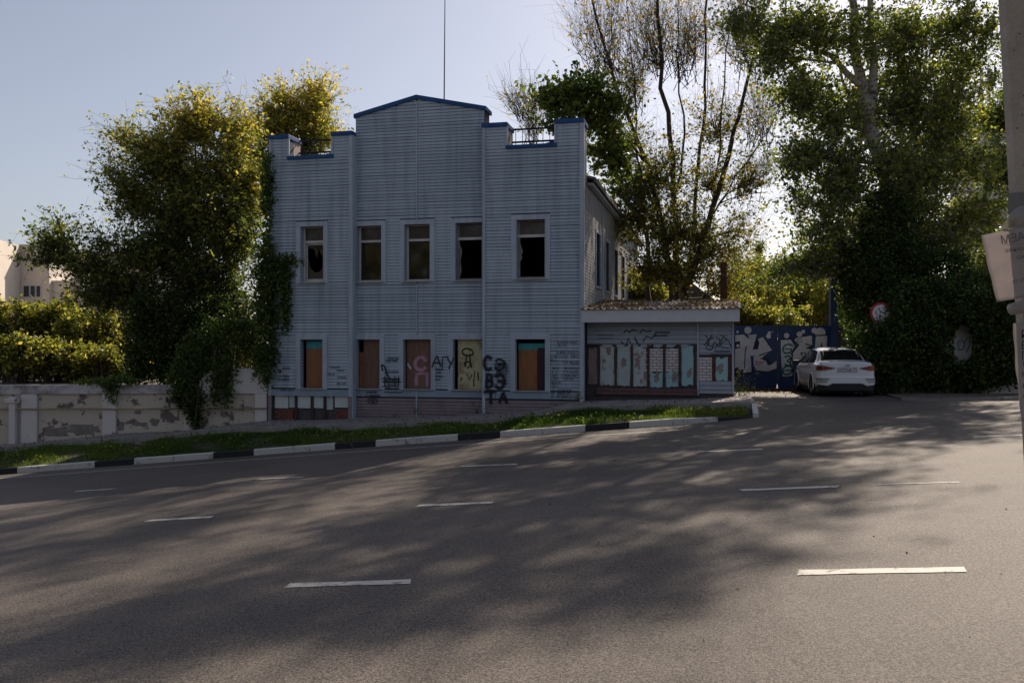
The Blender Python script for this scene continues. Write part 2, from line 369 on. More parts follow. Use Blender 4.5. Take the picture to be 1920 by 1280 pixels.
def bush(name, label, blobs, lm, leaf=.09, tint=(.4, .2), cat='shrub', group=None, aspect=.6, stems=6, base_z=None):
    """blobs: (centre, (rx,ry,rz), n) leaf shells; short stems join them to the ground"""
    c0 = Vector(blobs[0][0]); gz = base_z if base_z is not None else c0.z-blobs[0][1][2]
    root = thing(name, label, cat, (c0.x, c0.y, gz), 0, group)
    ex = []
    for (c, rad, n) in blobs:
        for q in range(5):
            r3 = rng.uniform(.15, .42); ex.append((Vector(c)+Vector((rng.uniform(-1, 1)*rad[0], rng.uniform(-.7, .3)*rad[1], rng.uniform(.5, 1.05)*rad[2])), (rad[0]*r3, rad[1]*r3, rad[2]*r3*1.5), int(n*.05)))
    blobs = list(blobs)+ex
    sm = MB(); base = Vector((c0.x, c0.y, gz)); Cs = []; Ts = []
    for (c, rad, n) in blobs:
        c = Vector(c)
        for q in range(stems):
            dv = Vector(rng.normal(size=3)).normalized(); e = c+Vector((dv.x*rad[0]*.8, dv.y*rad[1]*.8, abs(dv.z)*rad[2]*.8))
            st = Vector((c.x+rng.uniform(-.3, .3)*rad[0], c.y+rng.uniform(-.3, .3)*rad[1], gz))
            sm.tube([p-base for p in curve_pts(st, e, 3, 0, .06)], [.03, .02, .014, .006], 3, False)
        # clumpy: many little clusters
        ncl = max(6, int(n/34)); d = rng.normal(size=(ncl, 3)); d /= np.linalg.norm(d, axis=1)[:, None]
        rr = rng.uniform(.2, 1.0, ncl)**.4; cc = np.array(c[:])+d*rr[:, None]*np.array(rad)
        which = rng.integers(0, ncl, n); sp = .07*min(rad)+.09
        Cs.append(cc[which]+rng.normal(size=(n, 3))*sp); ct = rng.normal(0, .14, ncl); Ts.append(ct[which]+rng.normal(tint[0], tint[1], n))
    build(sm, 'stems', M_bark, root)
    C = np.concatenate(Cs); T = np.concatenate(Ts); keep = C[:, 2] > gz-.02; C = C[keep]; T = T[keep]; LEAFCOUNT[0] += len(C)
    leaf_object('foliage', C, leaf, T, lm, root, aspect, .2)
    return root

# ------------------------------------------------------------------ ground, road, pavement
M_ground = mat('bare_earth', (.12, .10, .075), .95, .3, .8, bump=.3, bscale=6)
def asphalt():
    m = bpy.data.materials.new('asphalt'); m.use_nodes = True; n = m.node_tree; l = n.links; p = n.nodes['Principled BSDF']
    g = n.nodes.new('ShaderNodeNewGeometry'); pos = g.outputs['Position']
    def noise(s, d=4, r=.6):
        q = n.nodes.new('ShaderNodeTexNoise'); q.inputs['Scale'].default_value = s; q.inputs['Detail'].default_value = d; q.inputs['Roughness'].default_value = r; l.new(pos, q.inputs['Vector']); return q.outputs[0]
    big = noise(.35, 5); fine = noise(60, 3, .8)
    vo = n.nodes.new('ShaderNodeTexVoronoi'); vo.inputs['Scale'].default_value = 100; l.new(pos, vo.inputs['Vector'])
    r1 = n.nodes.new('ShaderNodeValToRGB'); r1.color_ramp.elements[0].color = (.090, .078, .071, 1); r1.color_ramp.elements[1].color = (.124, .107, .097, 1); r1.color_ramp.elements[0].position = .35; r1.color_ramp.elements[1].position = .65; l.new(big, r1.inputs[0])
    r2 = n.nodes.new('ShaderNodeValToRGB'); r2.color_ramp.elements[0].color = (.38, .38, .39, 1); r2.color_ramp.elements[1].color = (1.6, 1.56, 1.52, 1); r2.color_ramp.elements[0].position = .41; r2.color_ramp.elements[1].position = .59; l.new(fine, r2.inputs[0])
    mx = n.nodes.new('ShaderNodeMix'); mx.data_type = 'RGBA'; mx.blend_type = 'MULTIPLY'; mx.inputs[0].default_value = 1; l.new(r1.outputs[0], mx.inputs[6]); l.new(r2.outputs[0], mx.inputs[7])
    vc_ = n.nodes.new('ShaderNodeTexVoronoi'); vc_.inputs['Scale'].default_value = 110; l.new(pos, vc_.inputs['Vector'])
    sp = n.nodes.new('ShaderNodeMapRange'); sp.inputs[1].default_value = .0; sp.inputs[2].default_value = 1; sp.inputs[3].default_value = .75; sp.inputs[4].default_value = 1.25; sep = n.nodes.new('ShaderNodeSeparateColor'); l.new(vc_.outputs['Color'], sep.inputs[0]); l.new(sep.outputs[0], sp.inputs[0])
    m2 = n.nodes.new('ShaderNodeMix'); m2.data_type = 'RGBA'; m2.blend_type = 'MULTIPLY'; m2.inputs[0].default_value = 1; l.new(mx.outputs[2], m2.inputs[6]); l.new(sp.outputs[0], m2.inputs[7])
    l.new(m2.outputs[2], p.inputs['Base Color']); p.inputs['Roughness'].default_value = .74; p.inputs['Specular IOR Level'].default_value = .26
    b = n.nodes.new('ShaderNodeBump'); b.inputs['Strength'].default_value = .5; b.inputs['Distance'].default_value = .005; l.new(vo.outputs['Distance'], b.inputs['Height']); l.new(b.outputs[0], p.inputs['Normal'])
    return m
M_asph = asphalt()
def pavers():
    m = bpy.data.materials.new('concrete_pavers'); m.use_nodes = True; n = m.node_tree; l = n.links; p = n.nodes['Principled BSDF']
    g = n.nodes.new('ShaderNodeNewGeometry'); mp = n.nodes.new('ShaderNodeMapping'); mp.inputs['Rotation'].default_value = (0, 0, -ROT+.785); l.new(g.outputs['Position'], mp.inputs[0])
    br = n.nodes.new('ShaderNodeTexBrick'); br.inputs['Scale'].default_value = 1; br.inputs['Brick Width'].default_value = .22; br.inputs['Row Height'].default_value = .11; br.inputs['Mortar Size'].default_value = .008
    br.inputs['Color1'].default_value = (.36, .32, .30, 1); br.inputs['Color2'].default_value = (.25, .21, .215, 1); br.inputs['Mortar'].default_value = (.07, .065, .06, 1)
    l.new(mp.outputs[0], br.inputs['Vector']); nz = n.nodes.new('ShaderNodeTexNoise'); nz.inputs['Scale'].default_value = 2.5; nz.inputs['Detail'].default_value = 6; l.new(g.outputs['Position'], nz.inputs['Vector'])
    mr = n.nodes.new('ShaderNodeMapRange'); mr.inputs[3].default_value = .6; mr.inputs[4].default_value = 1.35; l.new(nz.outputs[0], mr.inputs[0])
    mx = n.nodes.new('ShaderNodeMix'); mx.data_type = 'RGBA'; mx.blend_type = 'MULTIPLY'; mx.inputs[0].default_value = 1; l.new(br.outputs[0], mx.inputs[6]); l.new(mr.outputs[0], mx.inputs[7]); l.new(mx.outputs[2], p.inputs['Base Color'])
    b = n.nodes.new('ShaderNodeBump'); b.inputs['Strength'].default_value = .5; b.inputs['Distance'].default_value = .01; l.new(br.outputs['Fac'], b.inputs['Height']); b.invert = True; l.new(b.outputs[0], p.inputs['Normal']); p.inputs['Roughness'].default_value = .85
    return m
M_pav = pavers()
def terr(u, v):
    uc = max(-45, min(35, u)); vv = max(-40, min(60, v)); z = road_z(uc, vv)
    t = min(1, max(0, (v-32)/14)); z = z*(1-t)+(-1.9)*t
    t = min(1, max(0, (-v-14)/30)); z = z*(1-t)+(-1.9)*t
    if -8 < u < 34 and 16 < v < 40: z -= .4
    return z-.03
us_ = [-900, -400, -200, -120, -80]+frange(-60, 50, 5)+[80, 120, 200, 400, 900]; vs_ = [-900, -400, -150, -80]+frange(-50, 60, 4)+[80, 120, 200, 400, 900, 1500]
gm = MB()
for u in us_:
    for v in vs_: gm.v.append(P(u, v, terr(u, v))[:])
nv_ = len(vs_)
for i in range(len(us_)-1):
    for j in range(nv_-1): a = i*nv_+j; gm.f.append((a, a+nv_, a+nv_+1, a+1))
props(build(gm, 'ground', M_ground), 'bare brown earth around the street', None, None, 'structure')
rd = MB()
ru = frange(-45, -2, 4)+frange(-1, 12, 1)+frange(14, 35, 3); rv = [-9, 0, 10, 20, 22, 23, 24, 25, 26, 27, 28, 29.5, 31.8, 34, 37]
for u in ru:
    for v in rv: rd.v.append(P(u, v, road_z(u, v))[:])
for i in range(len(ru)-1):
    for j in range(len(rv)-1): a = i*len(rv)+j; rd.f.append((a, a+len(rv), a+len(rv)+1, a+1))
road = props(build(rd, 'road', M_asph), 'grey asphalt road and drive sloping down to the left', None, None, 'structure')
def dash(x0, y0, x1, y1, wd=.13, name='lane_dash'):
    a = road_uv(x0, y0); b = road_uv(x1, y1); d = Vector((b[0]-a[0], b[1]-a[1])); L = d.length; d.normalize(); nn = Vector((-d.y, d.x))*wd/2
    mb = MB(); N = max(2, int(L/.25)); 
    for i in range(N+1):
        q = Vector(a)+d*L*i/N
        for sgn in (-1, 1):
            r = q+nn*sgn*(1+random.uniform(-.12, .12))+(d*random.uniform(-.03, .05)*(1 if i in (0, N) else 0)); mb.v.append(P(r.x, r.y, road_z(r.x, r.y)+.005)[:])
    for i in range(N): mb.f.append((2*i, 2*i+1, 2*i+3, 2*i+2)); 
    mb.f = [tuple(reversed(f)) for f in mb.f]
    return build(mb, name, M_paint, road)
for q in [(543,1097,765,1090),(1500,1073,1806,1067),(275,976,396,969),(780,948,921,942),(1385,919,1567,912),(140,921,215,916),(480,898,572,894),(865,874,970,870),(1308,847,1427,842),(1822,819,1935,815)]:
    dash(*q, wd=.15 if q[1] > 1000 else .14)
dash(1640, 908, 1795, 904, .05, 'worn_dash')
for k_ in range(12):
    a = (-60+k_*110*1.0, ); 
    x0 = 0+k_*1270/12; x1 = x0+1270/12; f_ = lambda x: 897-.0758*x if x < 640 else 848.5-.0675*(x-640)
    dash(x0, f_(x0), x1, f_(x1), .11, 'edge_line')
dash(-220, 914, 0, 897, .11, 'edge_line')

us = frange(-34, .85, .5)
pv = props(link('pavement', grid_mesh(us, lambda u: vs(u)+.09, vb, 8, lambda u, v, t: hs(u)+.012*math.sin(u*1.7)*t, 'pavement', .9), M_pav), 'worn grey paver pavement in front of the building and wall', None, None, 'structure')
M_soil = mat('verge_soil', (.06, .052, .035), .95, .35, 2.5, col2=(.03, .04, .015), bump=.5, bscale=20)
def verge_z(u, v, t): return (-1.65+.085*u-.005*v+.01+.11*(1-max(0, min(1, (u+.6)/1.3))))*(1-t)+(hs(u)-.14)*t+.05*math.sin(3.1*t)*(.8+.4*math.sin(u*.9))
link_v = props(link('verge', grid_mesh(frange(-34, .70, .4), lambda u: vc(u)+.17, lambda u: vs(u)+.01, 6, verge_z, 'verge', .3), M_soil), 'sloping soil verge between kerb and pavement', None, None, 'structure')
# kerb stones, painted black and white
kerb = thing('kerb', 'long kerb painted in black and white along the verge', 'kerb', P(-9, vc(-9), road_z(-9, vc(-9))))
KL = 1.017; black0 = -3.09
for i in range(-30, 4):
    ua = black0+i*KL; ub = ua+KL-.012
    if ua > .5: break
    ub = min(ub, .72)
    a = P(ua, vc(ua), road_z(ua, vc(ua))); b = P(ub, vc(ub), road_z(ub, vc(ub))); d = (b-a); L = d.length
    ramp = max(0, min(1, (ua+.6)/1.3)); hh = .15*(1-ramp)+.02*ramp; 
    ramp2 = max(0, min(1, (ub+.6)/1.3)); hh2 = .15*(1-ramp2)+.02*ramp2
    side = Vector((-d.y, d.x, 0)).normalized(); up = Vector((0, 0, 1)); mb = MB()
    prof = [(0, -.2), (0, 1-.12), (.02, 1), (.16, 1), (.16, -.2)]
    for (q, h_) in ((a, hh), (b, hh2)):
        for (s_, z_) in prof: mb.v.append((q+side*s_+up*(z_*h_ if z_ > 0 else z_)+Vector((0, 0, random.uniform(-.003, .003)))-kerb.location)[:])
    n_ = 5
    for j in range(n_): j2 = (j+1) % n_; mb.f.append((j, n_+j, n_+j2, j2))
    mb.f.append(tuple(range(n_))); mb.f.append(tuple(range(2*n_-1, n_-1, -1)))
    build(mb, 'kerb_stone', M_kerbb if i % 3 == 0 else M_kerbw, kerb)
# border stones of the pavement
def border(name, label, pts, wd=.08, dep=.3, top=.02, m=None, step=1.0):
    """pts world points; stones laid end to end"""
    root = thing(name, label, 'kerb', pts[0])
    for a, b in zip(pts, pts[1:]):
        d = b-a; L = d.length; n = max(1, int(round(L/step))); side = Vector((-d.y, d.x, 0)).normalized()
        for i in range(n):
            p = a+d*(i/n); q = a+d*((i+1)/n)-d.normalized()*.01; mb = MB()
            tz = random.uniform(-.008, .008)
            for r in (p, q):
                for (s_, z_) in ((0, -dep), (0, top), (wd, top), (wd, -dep)): mb.v.append((r+side*s_+Vector((0, 0, z_+tz))-root.location)[:])
            mb.f = [(0, 4, 5, 1), (1, 5, 6, 2), (2, 6, 7, 3), (3, 7, 4, 0), (0, 1, 2, 3), (7, 6, 5, 4)]
            build(mb, 'border_stone', m or M_kerbg, root)
    return root
uu = frange(-31, .75, 1.0)
border('border_kerb', 'thin concrete border between grass verge and paver pavement', [P(u, vs(u), hs(u)) for u in uu], dep=.35)
border('border_kerb', 'short concrete border closing the right end of the grass verge', [P(.76, 23.38, -1.44), P(.76, 22.15, -1.61)], dep=.25, wd=.12, m=M_kerbw)
# right hand pavement beyond the drive
M_dirt = mat('dirt_patch', (.13, .105, .085), .95, .35, 2.0, bump=.5, bscale=15)
def ribbon_slab(name, label, outline, z_of, m, dep=.2, kind='structure'):
    mb = MB(); n = len(outline)
    for dz in (0, -dep):
        for (u, v) in outline: mb.v.append(P(u, v, z_of(u, v)+dz)[:])
    mb.f.append(tuple(range(n))); mb.f.append(tuple(range(2*n-1, n-1, -1)))
    for i in range(n): j = (i+1) % n; mb.f.append((i, n+i, n+j, j))
    return props(build(mb, name, m), label, None, None, kind)
rz2 = lambda u, v: road_z(u, v)+.07
VR = [(4.9, 27.4), (5.7, 25.0), (6.1, 22.8), (7.5, 21.75), (20, 21.7)]
def vr(u): return lerpk(VR, u)
props(link('side_pavement', grid_mesh(frange(4.95, 18, .45), vr, lambda u: 30.5, 12, lambda u, v, t: road_z(u, v)+.05, 'side_pavement', .2), M_dirt), 'dusty grey strip in front of the ivy covered wall', None, None, 'structure')
props(link('dirt_patch', grid_mesh(frange(7.2, 15, .4), lambda u: 22.5, lambda u: 24.3, 4, lambda u, v, t: road_z(u, v)+.06+.07*math.sin(3.14*t)*(1+.4*math.sin(u*3)), 'dirt_patch', .1), M_soil), 'bare dirt patch on the right hand pavement', None, None, 'structure')
border('border_kerb', 'pale low border round the right hand pavement corner', [P(u, vr(u), road_z(u, vr(u))+.05) for u in (5, 5.5, 5.9, 6.3, 6.9, 7.5, 8.5, 9.5, 11, 12.5, 14)][::-1], wd=.1, m=M_kerbg, top=.03)
border('border_kerb', 'inner pale border stones by the dirt patch', [P(u, v, road_z(u, v)+.05) for u, v in [(5.8, 25.9), (6.4, 25.1), (7.0, 24.4), (8, 24.4), (9, 24.4), (10.5, 24.4), (12, 24.4), (14, 24.4)]][::-1], wd=.08, m=M_kerbg, top=.05)
# yard behind the left wall
yd = MB(); A = WA; B = WA+WD*30
yp = [(A.x, A.y+.2), (B.x, B.y+.2), (-60, 140), (-9, 140), (-6, 60), (-6.5, 30)]
n_ = len(yp)
for z_ in (-1.38, -4.5):
    for q in yp: yd.v.append((q[0], q[1], z_))
yd.f.append(tuple(range(n_-1, -1, -1))); yd.f.append(tuple(range(n_, 2*n_)))
for i in range(n_): j = (i+1) % n_; yd.f.append((i, j, n_+j, n_+i))
props(build(yd, 'yard', M_dirt), 'earth yard behind the left wall', None, None, 'structure')

# grass blades
M_grass = leaf_mat('grass_blade', [(0.018, 0.045, 0.009), (0.0525, 0.0975, 0.018), (0.1125, 0.15, 0.03), (0.3, 0.285, 0.105)], .5, .6, 1.6)
def blades(name, label, n, uf, vf, zf, hgt, tintf):
    u = rng.uniform(*uf, n); t = rng.uniform(0, 1, n)**.9
    # bare patches
    keep = np.sin(u*1.3+2*np.sin(t*5))+.8*np.sin(u*3.7+t*9)+rng.normal(size=n)*.6 > -.75; u = u[keep]; t = t[keep]; n = len(u)
    lo = np.array([vf[0](a) for a in u]); hi = np.array([vf[1](a) for a in u]); v = lo+(hi-lo)*t
    z = np.array([zf(a, b, c) for a, b, c in zip(u, v, t)])
    X = u*UX+v*VX; Y = u*UY+v*VY; B = np.stack([X, Y, z-.01], 1)
    cl = .6+.6*(np.sin(u*2.3+v*3.1)*np.sin(u*.9-v*1.7)); h = hgt*rng.uniform(.4, 1.2, n)*np.clip(cl, .35, 1.3)
    an = rng.uniform(0, 2*np.pi, n); wd = .007+.008*rng.random(n)
    d = np.stack([np.cos(an), np.sin(an), np.zeros(n)], 1); ln = rng.normal(size=(n, 3))*.45; ln[:, 2] = 1; ln /= np.linalg.norm(ln, axis=1)[:, None]
    V = np.empty((n, 3, 3), np.float32); V[:, 0] = B-d*wd[:, None]; V[:, 1] = B+d*wd[:, None]; V[:, 2] = B+ln*h[:, None]
    me = bpy.data.meshes.new(name); me.vertices.add(3*n); me.loops.add(3*n); me.polygons.add(n); me.vertices.foreach_set('co', V.ravel()); me.loops.foreach_set('vertex_index', np.arange(3*n, dtype=np.int32)); me.polygons.foreach_set('loop_start', np.arange(0, 3*n, 3, dtype=np.int32)); me.update(calc_edges=True)
    at = me.attributes.new('tint', 'FLOAT', 'FACE'); at.data.foreach_set('value', np.clip(tintf(u, t, n), 0, 1).astype(np.float32)); me.materials.append(M_grass)
    o = bpy.data.objects.new(name, me); COL.objects.link(o); return props(o, label, 'grass', None, 'stuff')
blades('verge_grass', 'ragged green grass on the verge behind the painted kerb', 130000, (-27, .62), (lambda u: vc(u)+.2, lambda u: vs(u)-.02), verge_z, .16, lambda u, t, n: .42+rng.normal(size=n)*.2+.15*np.sin(u*.7+1)+.25*np.clip((u+2.2)/3, 0, 1)*(rng.random(n) < .5))
blades('patch_grass', 'thin grass on the dirt patch by the right pavement', 5000, (7.3, 9.6), (lambda u: 22.9, lambda u: 24.0), lambda u, v, t: road_z(u, v)+.10, .14, lambda u, t, n: .5+rng.normal(size=n)*.2)

n_ = 9000; u_ = rng.uniform(-26, .6, n_); t_ = rng.uniform(0, 1, n_); k_ = np.sin(u_*2.1+t_*6)+np.sin(u_*5.3-t_*4) > .5; u_ = u_[k_]; t_ = t_[k_]
pw = np.array([P(a, (vc(a)+.2)*(1-b)+(vs(a)-.05)*b, verge_z(a, 0+(vc(a)+.2)*(1-b)+(vs(a)-.05)*b, b)+rng.uniform(.02, .16))[:] for a, b in zip(u_, t_)])
props(leaf_object('verge_weeds', pw, .07, rng.normal(.55, .25, len(pw)), M_grass, None, .7), 'broad leaved weeds among the verge grass', 'weeds', None, 'stuff')
# ------------------------------------------------------------------ the old two storey building
ZB = -1.6
bl = thing('old_building', 'derelict two storey building clad in grey blue boards with stepped blue capped parapet', 'building', P(U0, V0, ZB), ROT)
zo = -ZB
DR = .25                                     # centre bay stands this far back
xl, xc0, xc1, xr = fu(505), fu(660), fu(905), 0.0
def win(x0, x1, dv): return (fu(x0, dv), fu(x1, dv))
UP = [win(563, 606, 0), win(668, 715, DR), win(758, 806, DR), win(854, 903, DR), win(968, 1022, 0)]
LO = [win(563, 605, 0), win(668, 712, DR), win(756, 808, DR), win(849, 903, DR), win(966, 1022, 0)]
UZ = (1.95, 3.65); LZ = (-1.29, .19)
BT = .36                                      # wall thickness
bays = [  # x0, x1, y, holes, top(x)
    (xl, xc0, 0.0, [(*UP[0], *UZ), (*LO[0], *LZ)], 'wing'),
    (xc0, xc1, DR, [(*UP[1], *UZ), (*UP[2], *UZ), (*UP[3], *UZ), (*LO[1], *LZ), (*LO[2], *LZ), (*LO[3], *LZ)], 'gable'),
    (xc1, xr, 0.0, [(*UP[4], *UZ), (*LO[4], *LZ)], 'wing')]
n1 = (fu(540), fu(623)); n2 = (fu(950), fu(1042)); xp = fu(781, DR)
PT, NT = 6.38, 5.74
notches = [(*n1, NT, 99), (*n2, NT, 99)]
def gtop(x):
    return 6.97+(7.42-6.97)*(1-abs(x-xp)/(xc1-xp if x > xp else xp-xc0))
def cells(mb, x0, x1, y0, y1, z0, z1, holes):
    xs = sorted({x0, x1, *[min(max(h[i], x0), x1) for h in holes for i in (0, 1)]}); zs = sorted({z0, z1, *[min(max(h[i], z0), z1) for h in holes for i in (2, 3)]})
    for a, b in zip(xs, xs[1:]):
        run = None
        for c, d in zip(zs, zs[1:]):
            mx_, mz_ = (a+b)/2, (c+d)/2
            solid = not any(h[0] < mx_ < h[1] and h[2] < mz_ < h[3] for h in holes)
            if solid: run = (run[0], d) if run else (c, d)
            elif run: mb.box(a, b, y0, y1, *run); run = None
        if run: mb.box(a, b, y0, y1, *run)
wb = MB(); zf0 = -3.2
PLZ = -1.53
for (a, b, y, hl, kind) in bays:
    hl2 = hl+[(*q,) for q in notches if a-.01 <= q[0] <= b]
    if kind == 'wing':
        hh = hl2+([(a+.06, b-.06, -3.3, PLZ)] if a == xl else [])
        cells(wb, a, b, y+.025, y+BT, zf0, PT, hh)
    else:
        cells(wb, a, b, y+.025, y+BT, zf0, 6.97, hl)
        wb.poly_prism([(a, 6.97), (b, 6.97), (xp, 7.42)], y+.025, y+BT)
build(wb, 'front_wall', M_back, bl, zoff=zo)
# plinth of left wing, set in behind
pb = MB(); pb.box(xl+.06, xc0-.06, .12, BT, zf0, PLZ-.004)
build(pb, 'plinth', M_mortar, bl, zoff=zo)
# parapet returns (depth of the false front)
PD = .85; M_ppb = mat('pale_parapet_brick', (.46, .38, .35), .9, .3, 4, bump=.3)
for (a, b) in ((xl, n1[0]), (n1[1], xc0), (xc1, n2[0]), (n2[1], xr-.02)):
    build(MB().box(a+.01, b-.01, BT+.003, PD, 4.6, PT-.003), 'parapet_return', M_ppb, bl, zoff=zo)
g2 = MB(); g2.box(xc0+.01, xc1-.02, DR+BT+.003, DR+.62, 4.6, 6.965); build(g2, 'gable_back', mat('brown_parapet_brick', (.16, .11, .09), .9, .3, 4), bl, zoff=zo)
# siding boards
def board_mesh():
    mb = MB(); h = .0805; t = .022
    mb.v = [(0,0,0),(1,0,0),(1,t,0),(0,t,0),(0,.004,h),(1,.004,h),(1,t,h),(0,t,h)]
    mb.f = [(0,3,2,1),(4,5,6,7),(0,1,5,4),(1,2,6,5),(2,3,7,6),(3,0,4,7)]
    return mb.mesh('siding_board')
bm_blue = board_mesh(); bm_blue.materials.append(M_side); bm_plum = board_mesh(); bm_plum.materials.append(M_plum)
segs = []                                    # (length, x, y, z, plum)
PLN = [(xl, -3.2), (xc0, -1.5)]
CH = .095
for (a, b, y, hl, kind) in bays:
    z = -3.1+.006
    while z < 7.4:
        zm = z+.04
        if z < -2.35: z += CH; continue
        parts_ = [(a+.05, b-.05)] if kind == 'wing' else [(a+.02, xp-.025), (xp+.025, b-.02)]
        for (s0, s1) in parts_:
            if kind == 'wing':
                if z > PT+.025: continue
            else:
                if z > 6.95:
                    # clip under the sloping cap
                    f_ = max(0, (z-6.95)/.45); s0 = max(s0, xc0+(xp-xc0)*f_); s1 = min(s1, xc1-(xc1-xp)*f_)
                    if s1-s0 < .1: continue
            iv = [(s0, s1)]
            tr = .15
            blocks = [(h[0]-tr, h[1]+tr, h[2]-.05, h[3]+.16) for h in hl]+[(q[0], q[1], q[2]-.03, 99) for q in notches]
            for h in blocks:
                if h[2] < zm < h[3]:
                    nv2 = []
                    for (p0, p1) in iv:
                        if h[1] <= p0 or h[0] >= p1: nv2.append((p0, p1)); continue
                        if h[0]-p0 > .04: nv2.append((p0, h[0]))
                        if p1-h[1] > .04: nv2.append((h[1], p1))
                    iv = nv2
            for (p0, p1) in iv:
                if a == xl and z < PLZ+.01: continue
                plum = z < -1.50 and not (a == xl)
                if abs(zm-(-1.43)) < .11 and True: continue      # the skirt board sits here
                segs.append((p1-p0, p0, y, z, plum))
        z += CH
segs.sort(reverse=True)
def stuffed(name, boxes, m, parent, zoff):
    mb = MB()
    for bx in boxes: mb.box(*bx)
    o = build(mb, name, m, parent, zoff=zoff); o['kind'] = 'stuff'; return o
for i, (L, x, y, z, plum) in enumerate(segs[:290]):
    o = bpy.data.objects.new('siding_board', bm_plum if plum else bm_blue); COL.objects.link(o); o.parent = bl
    o.location = (x, y+random.uniform(-.002, .002), z+zo+random.uniform(-.003, .003)); o.scale = (L, 1, 1); o.rotation_euler = (R(random.uniform(-.6, .6)), R(random.uniform(-.05, .05)), 0)
stuffed('short_siding_board', [(x, x+L, y, y+.02, z, z+.083) for (L, x, y, z, p) in segs[290:] if not p], M_side, bl, zo)
stuffed('short_plinth_board', [(x, x+L, y, y+.02, z, z+.083) for (L, x, y, z, p) in segs[290:] if p], M_plum, bl, zo)
# skirt board
for (a, b, y, hl, kind) in bays:
    build(MB().box(a+.005, b-.003, y-.012, y+.022, -1.535, -1.335), 'skirt_board', M_skirt, bl, zoff=zo)
# corner trims
def trim(x0, x1, y0, y1, z0, z1, m=M_trim, nm='corner_trim'): return build(MB().box(x0, x1, y0, y1, z0, z1), nm, m, bl, zoff=zo)
trim(xl-.02, xl+.07, -.02, .022, -1.53, PT); trim(xc0-.10, xc0+.006, -.022, .022, -1.54, PT); trim(xc0+.008, xc0+.03, -.012, DR+.02, -3, PT, M_side)
trim(xc1-.008, xc1+.08, -.022, .022, -3, PT); trim(xr-.075, xr+.022, -.022, .022, -1.7, PT); trim(xr+.024, xr+.05, -.012, .1, -1.7, PT)
trim(xl-.02, xl+.07, -.02, .05, -3, -1.54, M_plum); trim(xc0-.12, xc0+.004, -.02, .05, -3, -1.545, M_plum)
for z0, z1 in ((3.82, 7.36), (.36, 1.88), (-3, -1.36)): trim(xp-.022, xp+.022, DR-.014, DR+.02, z0, z1, M_trim, 'seam_trim')
# parapet caps
def cap(x0, x1, y0, y1, z, h=.13, nm='parapet_cap'): return bevel(build(MB().box(x0, x1, y0, y1, z, z+h), nm, M_cap, bl, zoff=zo), .01, 1)
cap(xl-.04, n1[0]+.03, -.05, PD+.03, PT); cap(n1[1]-.05, xc0+.02, -.05, PD+.03, PT); cap(xc1-.03, n2[0]+.03, -.05, PD+.03, PT); cap(n2[1]-.04, xr+.05, -.05, PD+.03, PT)
for (a, b, sg) in ((n1[0], n1[1], 1), (n2[0], n2[1], 1)):
    cap(a-.03, b+.04, -.055, BT+.02, NT-.02, .11, 'notch_cap')
    mb = MB().poly_prism([(b-.75, NT+.085), (b+.01, NT+.085), (b+.01, NT+.30), (b-.2, NT+.22)], BT-.02, BT+.03); build(mb, 'bent_flashing', M_cap, bl, zoff=zo)
    for xx in (a-.02, b-.04): build(MB().box(xx, xx+.06, -.03, .02, NT+.09, PT-.005), 'notch_trim', M_trim, bl, zoff=zo)
    rl = MB()
    for zz in (6.08, 6.46): rl.tube([(a-.02, PD-.10, zz), (b+.02, PD-.10, zz)], .030, 6)
    for q in range(7): xx = a+(b-a)*(q+.5)/7; rl.tube([(xx, PD-.10, 5.3), (xx, PD-.10, 6.46)], .010, 4)
    build(rl, 'roof_railing', M_ink, bl, zoff=zo)
for s_ in (0, 1):
    x0, x1 = (xc0-.04, xp) if s_ == 0 else (xp, xc1+.05); z0, z1 = (6.95, 7.42) if s_ == 0 else (7.42, 6.95)
    mb = MB(); mb.v = [(x0, DR-.06, z0), (x1, DR-.06, z1), (x1, DR-.06, z1+.12), (x0, DR-.06, z0+.12), (x0, DR+.66, z0), (x1, DR+.66, z1), (x1, DR+.66, z1+.12), (x0, DR+.66, z0+.12)]
    mb.f = [(0,1,2,3),(5,4,7,6),(3,2,6,7),(1,0,4,5),(0,3,7,4),(1,5,6,2)]; build(mb, 'gable_cap', M_cap, bl, zoff=zo)
# body behind: side wall with its own boards, roof, interior
SH = [(s, s+1.05, 1.9, 3.6) for s in (2.85, 5.35, 8.0, 10.5, 13.1, 15.7)]
sw = MB(); tmp = MB(); cells(tmp, .03, 18, .003, .3, zf0, 4.93, SH); 
for (a, b, c) in tmp.v: sw.v.append((-b-.02, a, c))
sw.f = [tuple(reversed(f)) for f in tmp.f]; build(sw, 'side_wall', M_back, bl, zoff=zo)
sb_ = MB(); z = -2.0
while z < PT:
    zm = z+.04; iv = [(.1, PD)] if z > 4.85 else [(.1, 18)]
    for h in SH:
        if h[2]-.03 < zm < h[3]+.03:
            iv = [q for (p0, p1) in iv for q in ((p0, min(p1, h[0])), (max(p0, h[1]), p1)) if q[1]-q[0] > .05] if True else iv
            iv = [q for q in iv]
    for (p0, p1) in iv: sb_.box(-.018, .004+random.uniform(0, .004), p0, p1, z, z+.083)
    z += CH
o = build(sb_, 'side_siding_board', mat('shade_toned_side_siding', (.26, .262, .27), .8, .3, 1.5), bl, zoff=zo); o['kind'] = 'stuff'  # grey lowered so the colour itself carries dappled leaf shade on this wall
